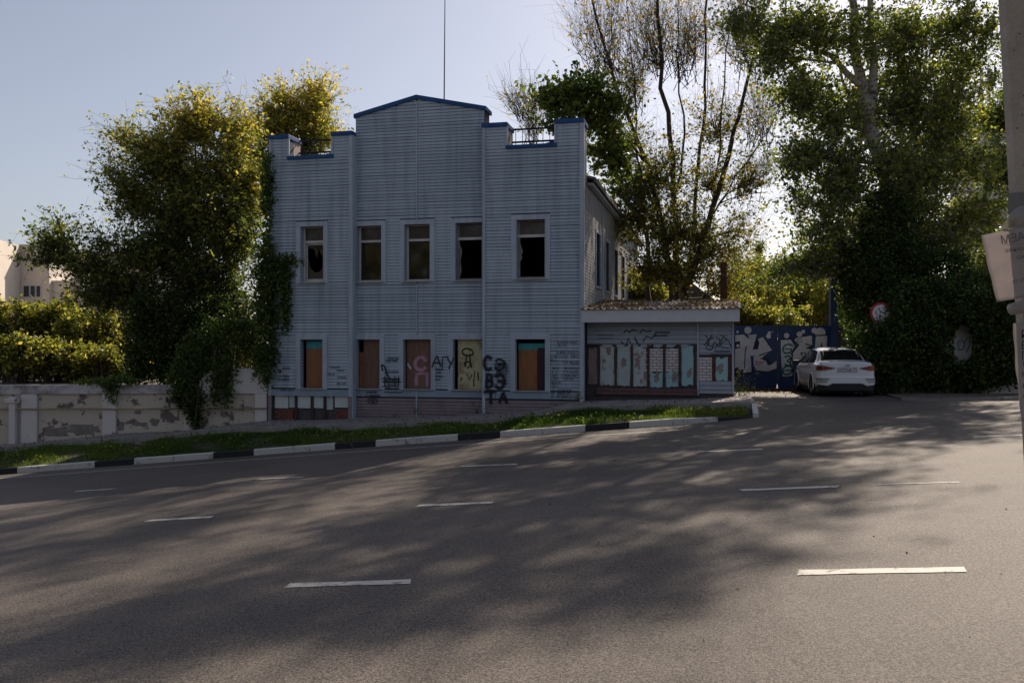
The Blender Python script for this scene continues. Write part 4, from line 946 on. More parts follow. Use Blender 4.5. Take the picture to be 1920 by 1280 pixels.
# tree stump on the verge
st = thing('tree_stump', 'cut grey tree stump low in the verge below the yard wall', 'stump', P(-15.6, 22.45, -2.86))
mb = MB(); ring = []
for (z_, r_) in ((-.1, .44), (.0, .40), (.10, .37), (.16, .36)):
    for k_ in range(20): an_ = 2*math.pi*k_/20; rr = r_*(1+.09*math.sin(3*an_)+.04*math.sin(7*an_)); mb.v.append((rr*math.cos(an_), rr*math.sin(an_), z_+.02*math.sin(2*an_)))
for i in range(3):
    for k_ in range(20): k2 = (k_+1) % 20; mb.f.append((i*20+k_, i*20+k2, (i+1)*20+k2, (i+1)*20+k_))
build(mb, 'bark', M_bark, st, True); mb2 = MB(); mb2.v = mb.v[60:80]; mb2.f = [tuple(range(20))]; build(mb2, 'cut_face', mat('cut_wood', (.26, .19, .14), .9, .25, 9), st)

# ------------------------------------------------------------------ gates, posts, slat fence, ivy wall
GZ = 32.6
def gx(x, Z=GZ): return (x-960)/F*Z
def gz(y, Z=GZ): return (648-y)/F*Z
gp = []
for (a, b, nm, lb_) in ((1372, 1456.5, 'gate', 'left navy gate leaf with big silver graffiti letters beside the annex'), (1459, 1556, 'gate', 'right navy gate leaf with silver graffiti and green letters behind the car')):
    g = thing(nm, lb_, 'gate', (gx(a), GZ, -1.6)); 
    wd_ = gx(b)-gx(a); zt = gz(610)+1.6
    build(MB().box(.003, wd_-.003, .004, .012, .03, zt-.003), 'gate_sheet', M_blue, g)
    fr = MB(); fr.box(0, .06, .013, .06, .1, zt).box(wd_-.06, wd_, .013, .06, .1, zt).box(.06, wd_-.06, .013, .06, zt-.06, zt).box(.06, wd_-.06, .013, .06, .1, .16).box(.06, wd_-.06, .013, .06, 1.1, 1.16); build(fr, 'gate_frame', M_blue, g)
    gp.append(g)
def gpoly(g, polys, m, nm, y=-.004):
    mb = MB(); L = g.location
    for pl in polys: mb.poly_prism([(gx(x)-L.x, gz(yy)-L.z) for x, yy in pl], y, y+.005)
    return build(mb, nm, m, g)
# silver letter shapes (left leaf)
gpoly(gp[0], [[(1379,628),(1395,627),(1402,634),(1399,645),(1398,690),(1386,694),(1378,690)]], M_silver, 'silver_letter')
gpoly(gp[0], [[(1402,628),(1419,626),(1414,645),(1411,655),(1421,655),(1424,642),(1420,636),(1431,631),(1449,656),(1430,668),(1436,672),(1446,684),(1456,676),(1456,692),(1440,696),(1418,694),(1413,684),(1413,666),(1408,668),(1409,697),(1393,700),(1397,660)]], M_silver, 'silver_letter', -.006)
def disc(x, y, r): return [(x+r*math.cos(t*math.pi/8), y-r*math.sin(t*math.pi/8)) for t in range(16)][::-1]
for d_ in ((1402.5,619,6.8), (1442.5,624,3.2), (1441,630,4.6), (1383,622,2.3), (1448.5,622,1.2)): gpoly(gp[0], [disc(*d_)], M_silver, 'silver_dot', -.004-.0001*d_[2])
gpoly(gp[0], [[(1378,641),(1387,639),(1388,652),(1379,654)]], M_ink, 'black_outline', -.009)
gpoly(gp[0], [disc(1383.5,648,3.2)], M_silver, 'silver_dot', -.012)
gpoly(gp[0], [[(1414,652),(1416,640),(1420,633),(1423,641),(1421,654)]], M_ink, 'black_outline', -.009)
gpoly(gp[0], [[(1378,690),(1384,688),(1388,703),(1378,705)]], M_ink, 'black_outline', -.009)
gpoly(gp[0], [[(1424,672),(1434,669),(1442,674),(1447,683),(1440,685),(1436,676)]], M_ink, 'black_outline', -.009)
kk = Ink(-.013); L_ = gp[0].location
def kq(g, pts, wd, ink): ink.st([(gx(x)-g.location.x, gz(y)-g.location.z) for x, y in pts], wd)
kq(gp[0], smooth([(1417,682),(1418,676),(1420,681),(1423,677),(1424,681),(1427,677),(1429,680),(1433,676)]), .022, kk); kq(gp[0], [(1415,683),(1424,684),(1430,680)], .02, kk)
build_ink(kk, 'red_tag', M_red, gp[0])
kk = Ink(-.013)
for q in ([(1399,650),(1397,662),(1396,690)], [(1408,668),(1411,690),(1413,697)], [(1398,627),(1404,633)], [(1424,666),(1449,657)], [(1449,656),(1431,631)], [(1393,700),(1412,697),(1440,697),(1456,692)]): kq(gp[0], q, .04, kk)
for q in range(5): x0 = 1402+q*9; y0 = 640+random.uniform(-2, 12); kq(gp[0], [(x0, y0), (x0+2, y0-2), (x0+4, y0)], .012, kk)
build_ink(kk, 'black_outline', M_ink, gp[0])
# right leaf
gpoly(gp[1], [[(1464,636),(1482,635),(1486,642),(1490,648),(1484,660),(1486,702),(1478,708),(1468,708),(1465,680)]], M_silver, 'silver_letter')
gpoly(gp[1], [[(1490,634),(1522,629),(1523,646),(1512,652),(1519,655),(1512,664),(1498,676),(1490,684),(1486,670),(1482,664),(1497,646),(1490,640)]], M_silver, 'silver_letter', -.006)
gpoly(gp[1], [[(1530,629),(1551,628),(1550,652),(1543,652),(1541,640),(1537,652),(1528,652)]], M_silver, 'silver_letter', -.006)
for d_ in ((1475,629,5), (1499,626.5,5.2), (1506,621.5,3.6), (1527,619.5,5.4), (1538,624,10)): gpoly(gp[1], [disc(*d_)], M_silver, 'silver_dot', -.007-.0001*d_[2])
kk = Ink(-.012)
for (yc, flip) in ((654, 0), (677, 1), (694, 0)):
    if flip: kq(gp[1], smooth([(1472,yc-8),(1479,yc-10),(1482,yc-5),(1476,yc-1),(1482,yc+4),(1479,yc+9),(1472,yc+6)]), .06, kk)
    else: kq(gp[1], smooth([(1486,yc-6),(1478,yc-9),(1470,yc-5),(1468,yc+3),(1473,yc+8),(1482,yc+6),(1484,yc+1)]), .06, kk); kq(gp[1], [(1472, yc), (1484, yc)], .05, kk)
build_ink(kk, 'teal_letters', M_inkt, gp[1])
kk = Ink(-.013)
for q in ([(1483,664),(1498,646),(1490,640)], [(1512,645),(1523,648),(1513,653)], [(1464,636),(1490,635)], [(1465,707),(1488,706)], [(1502,662),(1511,661),(1506,672),(1502,662)], [(1527,629),(1552,628)], [(1486,664),(1482,680),(1487,700)]): kq(gp[1], q, .045, kk)
kq(gp[1], smooth([(1497,638),(1501,634),(1503,640),(1497,642),(1495,637)]), .02, kk); build_ink(kk, 'black_outline', M_ink, gp[1])
# posts
def post(x, ytop, Z, wpx, lab, m_top, m_bot, frac):
    r = wpx/2/F*Z; X = gx(x, Z); zt = gz(ytop, Z); root = thing('gate_post', lab, 'post', (X, Z, -1.6), 0, None)
    H = zt+1.6; build(MB().box(-r, r, -r, r, 0, H*frac), 'lower_section', m_bot, root); build(MB().box(-r+.002, r-.002, -r+.002, r-.002, H*frac, H), 'upper_section', m_top, root); return root
post(1357, 491, 32.9, 10, 'rust red steel gate post rising behind the annex roof', M_rust, M_blue, .62)
post(1562, 478, 32.5, 12, 'tall navy steel gate post behind the white car', M_blue, M_blue, .5)
# dark slatted fence panel
sf = thing('slat_fence', 'dark horizontal slatted fence panel between the navy post and the ivy', 'fence', (gx(1570), 32.7, -1.6))
wd_ = gx(1690)-gx(1570)
M_slat = mat('dark_slat_metal', (.05, .045, .055), .6, .3, 4)
z = .1
while z < 2.5:
    build(MB().box(0, wd_, .01+random.uniform(0, .01), .03, z, z+.105), 'slat', M_slat, sf); z += .125
build(MB().box(.05, wd_-.06, .09, .1, 0, 2.55), 'slat_gap_blocker', M_slat, sf)  # dark sheet added behind the slats to block light through their gaps
build(MB().box(-.02, .04, .032, .08, 0, 2.6).box(wd_/2, wd_/2+.05, .032, .08, 0, 2.6).box(wd_-.05, wd_, .032, .08, 0, 2.6), 'fence_rail', M_slat, sf)
# light strip between the two leaves shows sunlit yard beyond
# concrete wall under the ivy
cw = thing('boundary_wall', 'pale painted boundary wall mostly buried under ivy at the right', 'wall', (11.6, 29.0, -1.5))
cwm = mat('pale_painted_concrete', (.72, .68, .65), .85, .2, 3)
for k_ in range(6): build(MB().box(k_*1.6, k_*1.6+1.585, 0, .18, -.3, 2.35), 'wall_panel', cwm, cw)
kk = Ink(-.006); 
def cq(x, y): return (gx(x, 29.0)-11.6, gz(y, 29.0)+1.5)
kk.st(smooth([cq(1798,652), cq(1796,642), cq(1803,638), cq(1809,646), cq(1804,655), cq(1796,655)]), .05); kk.st(smooth([cq(1808,642), cq(1816,632), cq(1818,645), cq(1812,660)]), .04); build_ink(kk, 'blue_tag', mat('pale_blue_spray', (.2, .3, .42), .7, .2, 9), cw)
# round road sign
sg = thing('road_sign', 'round white road sign with red rim, scribbled over, half hidden in ivy', 'sign', (gx(1652, 28.2), 28.2, -1.45))
zc = gz(587, 28.2)+1.45
build(MB().tube([(0, .04, 0), (0, .04, zc+.3)], .03, 8), 'sign_pole', mat('galvanised_steel', (.3, .3, .3), .5, .2, 6, metal=.4), sg, True)
def discmesh(r, y0, y1): return MB().tube([(0, y0, 0), (0, y1, 0)], [r, r], 40)
o = build(discmesh(.335, 0, .012), 'sign_rim', mat('sign_red', (.40, .02, .03), .5, .15, 5), sg); o.location.z = zc
o = build(discmesh(.262, -.004, -.0005), 'sign_face', mat('sign_white', (.70, .68, .68), .5, .12, 5), sg); o.location.z = zc
kk = Ink(-.008)
for q in range(26):
    a_ = random.uniform(0, 6.28); r_ = random.uniform(0, .22); x, z = r_*math.cos(a_), r_*math.sin(a_)
    kk.st(smooth([(x, z), (x+random.uniform(-.04, .04), z+random.uniform(-.04, .04)), (x+random.uniform(-.05, .05), z+random.uniform(-.04, .04))], 3), .010)
o = build_ink(kk, 'sign_scribble', M_ink, sg); o.location.z = zc

# ------------------------------------------------------------------ foliage
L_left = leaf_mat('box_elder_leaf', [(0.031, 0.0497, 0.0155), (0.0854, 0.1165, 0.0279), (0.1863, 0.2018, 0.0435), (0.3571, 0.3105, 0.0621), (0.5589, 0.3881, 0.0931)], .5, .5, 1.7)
L_mid = leaf_mat('thin_autumn_leaf', [(0.0373, 0.0528, 0.0155), (0.101, 0.1165, 0.0279), (0.2173, 0.2018, 0.0466), (0.4347, 0.2794, 0.0776)], .5, .5, 1.7)
L_dark = leaf_mat('maple_leaf', [(0.0293, 0.052, 0.0163), (0.0731, 0.1137, 0.0293), (0.1463, 0.1869, 0.0358), (0.325, 0.2925, 0.0488)], .5, .45, 1.6)
L_birch = leaf_mat('birch_leaf', [(0.0408, 0.0668, 0.0186), (0.0928, 0.1263, 0.0297), (0.1857, 0.2135, 0.0446), (0.4641, 0.4269, 0.0928)], .5, .45, 1.7)
L_ivy = leaf_mat('ivy_leaf', [(0.0187, 0.0337, 0.0131), (0.0487, 0.0786, 0.0224), (0.0936, 0.146, 0.0374), (0.2059, 0.2434, 0.0562)], .5, .5, 1.4)
L_hedge = leaf_mat('hedge_leaf', [(0.045, 0.06, 0.015), (0.12, 0.135, 0.027), (0.255, 0.24, 0.0525), (0.48, 0.39, 0.105)], .5, .5, 1.7)
def lobe(x, y, Z, rx, ry, rd, ntw, nl, tt=0.0):
    s = Z/F; return (W(x, y, Z), (rx*s, rd, ry*s), ntw, nl, tt)
def stem(pts, Z, r0, r1):
    n = len(pts)-1; out = []
    for i, p in enumerate(pts):
        if len(p) == 3: q = W(p[0], p[1], p[2])
        else: q = W(p[0], p[1], Z)
        out.append((q, r0+(r1-r0)*i/n))
    return out
def base_at(x, Z, z): v = W(x, 648, Z); v.z = z; return v
# T1 left box elder, two crowns
s1 = [(base_at(425, 31.5, -1.4), .22)]+stem([(428, 640), (415, 560), (395, 470), (370, 380), (365, 270)], 31.5, .19, .04)
s2 = [(base_at(432, 31.5, -1.4), .16)]+stem([(440, 600, 31.6), (430, 500, 31.9), (455, 400, 32), (450, 300, 32)], 32, .13, .04)
s3 = [(base_at(420, 31.5, -1.4), .14)]+stem([(395, 620, 31.2), (340, 540, 31), (290, 440, 31)], 31, .11, .04)
s4 = [(base_at(415, 31.5, -1.4), .11)]+stem([(340, 600, 31), (240, 540, 30.6), (130, 480, 30.3)], 31, .09, .03)
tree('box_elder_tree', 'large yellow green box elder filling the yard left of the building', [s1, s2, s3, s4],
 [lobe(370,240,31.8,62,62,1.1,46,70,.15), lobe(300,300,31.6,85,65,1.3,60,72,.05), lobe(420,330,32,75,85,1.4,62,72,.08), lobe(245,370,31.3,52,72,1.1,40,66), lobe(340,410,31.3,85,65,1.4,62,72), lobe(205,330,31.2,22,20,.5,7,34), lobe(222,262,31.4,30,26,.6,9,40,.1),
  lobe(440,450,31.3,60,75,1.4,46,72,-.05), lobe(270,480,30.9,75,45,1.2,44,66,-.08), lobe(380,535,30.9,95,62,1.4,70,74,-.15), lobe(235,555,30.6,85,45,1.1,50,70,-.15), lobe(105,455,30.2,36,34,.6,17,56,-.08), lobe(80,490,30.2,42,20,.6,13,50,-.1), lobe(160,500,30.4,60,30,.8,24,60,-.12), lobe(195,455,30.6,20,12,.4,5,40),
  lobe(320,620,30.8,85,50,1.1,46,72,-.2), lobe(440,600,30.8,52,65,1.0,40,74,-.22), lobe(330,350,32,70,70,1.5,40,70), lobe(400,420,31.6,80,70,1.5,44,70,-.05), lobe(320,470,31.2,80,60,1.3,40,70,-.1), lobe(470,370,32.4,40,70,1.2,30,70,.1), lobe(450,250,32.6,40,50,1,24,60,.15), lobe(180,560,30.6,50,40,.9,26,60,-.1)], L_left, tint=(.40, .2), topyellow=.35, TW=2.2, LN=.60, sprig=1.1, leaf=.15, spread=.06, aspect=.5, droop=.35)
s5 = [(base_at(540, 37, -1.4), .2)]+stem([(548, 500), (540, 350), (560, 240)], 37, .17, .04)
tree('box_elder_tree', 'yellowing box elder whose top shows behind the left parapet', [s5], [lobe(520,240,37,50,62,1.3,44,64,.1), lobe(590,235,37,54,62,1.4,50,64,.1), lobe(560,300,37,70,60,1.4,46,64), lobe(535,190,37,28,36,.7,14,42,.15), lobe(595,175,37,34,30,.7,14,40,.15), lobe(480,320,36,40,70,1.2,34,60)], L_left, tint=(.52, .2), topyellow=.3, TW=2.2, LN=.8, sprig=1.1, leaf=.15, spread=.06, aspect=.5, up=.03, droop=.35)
# thin autumn tree behind the annex
b0 = base_at(1262, 35.5, -1.6)
A1 = [(b0, .26)]+stem([(1262, 540), (1240, 420), (1215, 310), (1160, 180), (1120, 40), (1090, -120)], 35.5, .2, .04)
A2 = [(b0+Vector((.2, .1, 0)), .22)]+stem([(1268, 480), (1262, 300), (1238, 120), (1230, -60), (1215, -300)], 35.7, .19, .04)
A3 = [(b0+Vector((.4, 0, 0)), .24)]+stem([(1285, 540), (1330, 420), (1362, 300), (1392, 190), (1425, 60), (1450, -140)], 35.3, .20, .04)
A4 = [(b0+Vector((.3, .4, 0)), .16)]+stem([(1290, 500), (1306, 350), (1320, 200), (1326, 30), (1335, -200)], 36, .13, .04)
A6 = stem([(1240, 420), (1195, 300), (1190, 150), (1175, 0)], 35.2, .08, .02)
A7 = stem([(1262, 400), (1285, 250), (1270, 100), (1275, -60)], 35.6, .08, .02)
A8 = stem([(1340, 400), (1380, 330), (1440, 250), (1470, 180)], 35, .07, .02)
A9 = stem([(1330, 430), (1350, 280), (1360, 120), (1375, 0)], 35.6, .08, .02)
A5 = stem([(1210, 300), (1130, 200), (1090, 130)], 35, .09, .03)
lb_ = [lobe(1180,410,34.8,60,55,1.4,40,60), lobe(1260,440,35,75,65,1.5,50,58), lobe(1340,470,35,70,65,1.4,46,54,.1), lobe(1230,330,35,75,60,1.5,38,46), lobe(1320,350,35.2,65,65,1.4,30,36,.15), lobe(1250,520,34.6,85,34,1.2,52,60,.1), lobe(1360,540,35,50,40,1.0,26,50,.15), lobe(1400,430,35,45,50,1.1,14,28,.2),
  lobe(1170,270,35,55,50,1.2,22,30,.1), lobe(1130,110,35.4,65,80,1.5,50,9,.4), lobe(1215,110,35.6,60,90,1.5,56,9,.4), lobe(1300,130,35.8,60,90,1.5,52,12,.35), lobe(1390,110,35.4,60,90,1.5,54,10,.35), lobe(1420,260,35.2,45,80,1.2,30,12,.3), lobe(1180,190,35.4,50,60,1.3,34,22,.2), lobe(1340,240,35.4,60,60,1.3,36,24,.2), lobe(1400,340,35.2,50,60,1.2,26,30,.15), lobe(1440,360,35.2,30,50,1.0,14,5,.3),
  lobe(1120,-50,35.4,60,80,1.5,34,24,.3), lobe(1210,-120,35.6,80,110,1.9,56,38,.3), lobe(1330,-110,35.8,80,110,1.9,54,38,.3), lobe(1440,-80,35.4,60,90,1.6,40,34,.3), lobe(1220,-290,35.6,100,110,1.9,66,50,.2), lobe(1370,-290,35.6,90,110,1.9,60,50,.2), lobe(1150,-210,35.6,60,80,1.8,30,40,.2), lobe(1290,-430,35.6,110,70,1.9,50,50,.2)]
tree('ash_tree', 'tall many stemmed tree with thin autumn leaves and bare upper twigs behind the annex', [A1, A2, A3, A4, A5, A6, A7, A8, A9], lb_, L_mid, tint=(.42, .25), TW=1.35, LN=.85, sprig=1.3, leaf=.145, spread=.06, bare=4, k=7, up=.04, twig_r=.004)
tree('maple_tree', 'dark dense maple crown beside the right parapet', [[(base_at(1222, 37, -1.6), .2)]+stem([(1218, 480, 36), (1195, 350, 35), (1140, 260, 33.5), (1090, 200, 32.6)], 33, .14, .05)],
 [lobe(1075,190,32.5,62,42,1.0,46,56), lobe(1030,195,32.4,26,24,.6,14,44), lobe(1130,215,32.8,50,60,1.1,40,54), lobe(1140,290,34,44,60,1.2,40,50,.05), lobe(1180,360,35,40,50,1.0,26,44,.15), lobe(1045,235,32,34,18,.7,13,44)], L_dark, tint=(.45, .2), TW=1.3, LN=.7, leaf=.18, spread=.06, aspect=.8)
# thin shoots above the right notch
tree('sapling', 'thin sapling with a few reddish leaves above the right notch', [[(base_at(1010, 34, -1.6), .07)]+stem([(1008, 420), (1002, 250)], 34, .06, .02)], [lobe(985,210,34,34,26,.5,14,9,.3), lobe(955,200,34,16,16,.4,6,7,.4), lobe(1000,245,34,30,22,.5,10,9,.2)], L_mid, leaf=.10, tint=(.4, .2), bare=1)
# birch
bb = base_at(1700, 30.6, -1.5)
B1 = [(bb, .36)]+stem([(1692, 480), (1668, 345), (1640, 270), (1622, 190), (1603, 90), (1600, -40), (1592, -260), (1590, -520)], 30.6, .33, .05)
B2 = stem([(1630, 225), (1642, 120), (1632, 20), (1640, -200), (1650, -420)], 30.5, .19, .04)
B3 = stem([(1612, 160), (1560, 105), (1500, 80), (1420, 48), (1370, 40)], 30.4, .13, .03)
B4 = stem([(1640, 260), (1610, 240), (1590, 180), (1560, 60)], 30.9, .12, .03)
B5 = stem([(1660, 330), (1760, 200), (1830, 80)], 31.4, .12, .03)
lb_ = [lobe(1400,25,30.4,45,45,1.1,26,50), lobe(1470,60,30.4,60,62,1.3,50,58), lobe(1540,60,30.2,55,65,1.3,46,56), lobe(1500,170,30.2,60,52,1.2,50,56), lobe(1560,220,30.2,45,62,1.1,40,52), lobe(1500,290,30.2,42,58,1.0,46,58,-.05), lobe(1490,370,30,26,30,.7,14,46,-.05), lobe(1570,350,30.2,52,60,1.1,54,58,-.1),
  lobe(1700,70,31,75,80,1.6,62,58), lobe(1790,50,31,60,70,1.4,46,52), lobe(1700,210,31.2,75,75,1.5,70,60), lobe(1785,190,31.2,50,70,1.3,44,54,.1), lobe(1850,60,30.6,30,60,.9,22,40), lobe(1862,150,30.6,24,30,.7,10,34), lobe(1740,320,31.4,85,65,1.5,74,60), lobe(1830,300,31.4,42,50,1.2,28,50,.1), lobe(1830,400,31.2,60,60,1.3,50,58,.15), lobe(1750,440,31.2,80,70,1.4,74,60), lobe(1640,420,30.8,50,60,1.1,52,60,-.15),
  lobe(1490,490,30.8,58,22,.8,34,54,-.1), lobe(1560,470,30.8,50,38,.9,44,56,-.1), lobe(1440,510,31.2,28,14,.6,8,40),
  lobe(1610,60,29.8,60,60,1.0,26,50), lobe(1580,300,29.8,50,60,1.0,30,54), lobe(1680,300,30,50,60,1.0,34,54), lobe(1620,200,31.6,70,80,1.2,40,54), lobe(1700,140,31.4,70,70,1.4,44,56), lobe(1440,110,30.6,40,40,1.0,20,46), lobe(1540,420,30.2,50,50,1.0,36,54), lobe(1800,130,31.6,50,60,1.3,30,50,.1), lobe(1780,260,31.8,60,60,1.3,40,52,.1), lobe(1700,390,31,60,60,1.2,46,56), lobe(1520,-100,30.5,110,90,2.0,70,54), lobe(1680,-100,30.6,110,90,2.0,70,54), lobe(1820,-80,30.8,80,80,1.7,46,50), lobe(1440,-80,30.5,70,70,1.5,40,50), lobe(1600,-260,30.6,130,100,2.2,80,54), lobe(1480,-260,30.6,80,80,1.8,46,50), lobe(1740,-260,30.6,90,90,1.8,50,50), lobe(1600,-420,30.6,120,100,2.0,64,54), lobe(1720,-420,30.6,70,70,1.6,34,50), lobe(1500,-420,30.6,70,70,1.6,34,50)]
tree('birch_tree', 'tall white barked birch with drooping foliage rising behind the road sign', [B1, B2, B3, B4, B5], lb_, L_birch, bark=M_birch, tint=(.45, .25), TR=.88, TW=1.6, LN=.75, sprig=1.1, leaf=.13, spread=.06, droop=.8, aspect=.7, k=9)
# trees to the right, off frame crown extended upward to shade the road, rest fills the edge
tree('linden_tree', 'dark linden at the right edge behind the concrete pole', [[(base_at(1950, 33, -1.5), .3)]+stem([(1950, 450), (1930, 250), (1920, 120)], 33, .24, .06)], [lobe(1880,330,33,60,90,1.5,60,54), lobe(1900,470,33,80,80,1.6,60,56), lobe(1860,230,33.4,40,30,1.0,16,40), lobe(1960,200,33,80,100,1.8,50,50), lobe(1870,520,32.5,60,70,1.2,50,56), lobe(1880,230,33,40,50,1.1,26,46), lobe(1990,50,33,90,90,1.8,40,44), lobe(2080,200,33,100,120,1.8,50,44), lobe(1950,-90,33,80,70,1.8,36,40)], L_dark, tint=(.5, .25), TW=1.8, LN=.8, leaf=.15, spread=.06)
# ivy curtains at the right
def ivy(name, label, blobs, leaf=.10, tint=(.35, .22), lm=None, gap=None, cat='ivy', loc=None):
    C = []; T = []
    for (c, rad, n) in blobs:
        ncl = max(8, n//45); d = rng.uniform(-1, 1, size=(ncl, 3)); d = d/np.maximum(1, np.linalg.norm(d, axis=1))[:, None]
        cc = np.array(Vector(c)[:])+d*np.array(rad); wh = rng.integers(0, ncl, n); ct = rng.normal(0, .13, ncl)
        C.append(cc[wh]+rng.normal(size=(n, 3))*np.minimum(.16, np.array(rad)*.45+.03)); T.append(ct[wh]+rng.normal(tint[0], tint[1], n))
    C = np.concatenate(C); T = np.concatenate(T)
    if gap is not None: k_ = gap(C); C = C[k_]; T = T[k_]
    if loc is None: loc = Vector((float(C[:, 0].mean()), float(C[:, 1].mean()), float(C[:, 2].min())))
    LEAFCOUNT[0] += len(C); root = thing(name, label, cat, loc)
    sm = MB(); 
    for q in range(60):
        i, j = rng.integers(0, len(C), 2)
        a_ = Vector(C[i].tolist()); b_ = Vector(C[j].tolist())
        if len(sm.v) < 400 and (b_-a_).length < 1.6 and abs(b_.z-a_.z) > .8*(b_-a_).length: sm.tube([p-Vector(loc) for p in curve_pts(a_, b_, 4, 0, .1)], [.018, .014, .011, .008, .004], 4, False)
    if not sm.v: sm.tube([(0, 0, 0), (0, 0, .3)], .01, 4)
    build(sm, 'vine_stems', M_bark, root); leaf_object('ivy_leaves', C, leaf, T, lm or L_ivy, root, .85, .35); return root
def gapf(C):
    px = 960+C[:, 0]/C[:, 1]*F; py = 648-C[:, 2]/C[:, 1]*F
    return ~((np.hypot((px-1806)/19, (py-643)/40) < 1+rng.normal(size=len(C))*.10))
def w3(x, y, Z, rx, ry, rd, n): return (W(x, y, Z), (rx/F*Z, rd, ry/F*Z), n)
ivy('ivy_mass', 'dark ivy thicket smothering the boundary wall right of the car', [w3(1650,690,28.2,34,50,.3,5200), w3(1684,590,28.05,11,24,.08,700), w3(1655,632,28.1,30,26,.2,2400), w3(1720,650,28.5,50,80,.4,9000), w3(1745,580,28.6,60,60,.5,7000), w3(1790,700,28.5,60,34,.3,4500), w3(1800,590,28.6,50,34,.4,5000), w3(1850,660,28.6,45,70,.4,8000), w3(1900,640,28.6,40,80,.4,7000), w3(1850,560,28.8,60,50,.5,6500), w3(1690,590,28.9,38,50,.5,5500)], gap=gapf, loc=W(1750, 740, 28.5))
ivy('ivy_trunk_cover', 'dark ivy wrapped round the lower birch trunk', [w3(1665,420,30.2,42,70,.6,7000), w3(1680,510,30.0,62,70,.7,9500), w3(1640,560,29.8,60,60,.7,8000), w3(1620,500,30,40,60,.6,5500), w3(1640,650,30.6,50,60,.5,5500), w3(1760,520,29.8,60,50,.6,7500)], loc=base_at(1690, 30.2, -1.5))
ivy('ivy_curtain', 'green ivy climbing the left corner of the blue building', [(P(U0+xl-.05, V0-.05, z_), (w_, .16, .5), n_) for z_, w_, n_ in ((5.3, .13, 500), (4.7, .16, 700), (4.1, .10, 350), (3.4, .12, 400), (2.7, .22, 900), (2.0, .34, 1500), (1.4, .30, 1300), (.7, .28, 1300), (0, .26, 1200), (-.5, .26, 1000))]+[(P(U0+xl+.55, V0-.08, 2.55), (.42, .08, .14), 500), (P(U0+xl+.45, V0-.08, 2.2), (.3, .08, .3), 700), (P(U0+xl+.58, V0-.08, 1.55), (.10, .06, .55), 420), (P(U0+xl+.6, V0-.08, .85), (.07, .05, .4), 180)], leaf=.10, tint=(.6, .2), loc=P(U0+xl-.3, V0-.1, -2.2))
ivy('ivy_curtain', 'ivy hanging over the raised end of the yard wall', [w3(430,632,28.8,60,34,.3,3000), w3(415,694,28.0,17,24,.06,900), w3(408,725,27.95,9,26,.07,350), w3(425,735,27.95,7,20,.07,250), w3(488,672,28.1,20,14,.12,700), w3(499,702,27.9,4,16,.04,160), w3(385,652,28.4,34,34,.2,1800)], leaf=.09, tint=(.5, .2), loc=W(420, 740, 27.95))
ivy('ivy_curtain', 'long dark ivy tail trailing down the yard wall to the pavement', [w3(350,690,28.1,26,34,.2,2200), w3(345,725,27.95,18,30,.10,1400), w3(362,760,27.95,13,28,.08,1000), w3(366,785,27.95,6,18,.06,300)], leaf=.09, tint=(.45, .2), loc=W(360, 800, 27.95))
ivy('ivy_curtain', 'small ivy clump spilling over the wall top above a pillar', [w3(222,716,27.9,24,7,.12,600), w3(208,732,27.8,8,14,.06,300), w3(170,716,28.1,40,5,.12,500)], leaf=.08, tint=(.6, .2), loc=W(210, 745, 27.8))
for (x, wpx, lab) in ((262, 20, 'ivy cloaked trunk leftmost behind the yard wall'), (318, 22, 'ivy cloaked trunk nearer the box elder behind the yard wall'), (385, 30, 'thick ivy column below the box elder crown')):
    ivy('ivy_column', lab, [w3(x, 690, 29.5, wpx, 30, .3, 1500), w3(x+4, 640, 29.5, wpx, 34, .3, 1900), w3(x+8, 590, 29.6, wpx*1.2, 34, .35, 1900)], leaf=.10, tint=(.3, .2), loc=base_at(x, 29.5, -1.38))
# sunlit hedge in the yard
hz = [(20, 640, 38, 60, 62), (95, 630, 39, 55, 62), (165, 640, 37, 55, 52), (225, 650, 38.5, 45, 56), (60, 670, 34, 60, 34), (150, 680, 34.5, 60, 28), (235, 690, 35, 40, 20), (-70, 640, 37, 60, 62), (330, 680, 40, 50, 40), (430, 660, 42, 60, 50)]
hl = ['bright hedge shrub at the far left edge of the yard', 'tall sunny shrub in front of the cream house', 'broad yellow green shrub left of the elder branch', 'rounded shrub under the low elder branch', 'low front shrub at the left edge behind the wall', 'low front shrub in the middle behind the wall', 'smallest low shrub near the ivy trunk', 'shrub just beyond the left frame edge', 'shaded shrub behind the ivy trunks', 'shaded shrub behind the thick ivy column']
for (x, y, Z, rx, ry), lab in zip(hz, hl):
    s = Z/F; c = W(x, y, Z); n_ = int(3600*(rx/55)*(ry/55))+800
    bush('hedge_shrub', lab, [(c, (rx*s, 1.0, ry*s), n_), (c+Vector((rx*s*.45, .3, ry*s*.35)), (rx*s*.45, .6, ry*s*.55), n_//3), (c+Vector((-rx*s*.4, .1, ry*s*.25)), (rx*s*.4, .6, ry*s*.7), n_//3)], L_hedge, .17, (.45, .24), base_z=-1.38, group='sunlit shrubs in the yard')
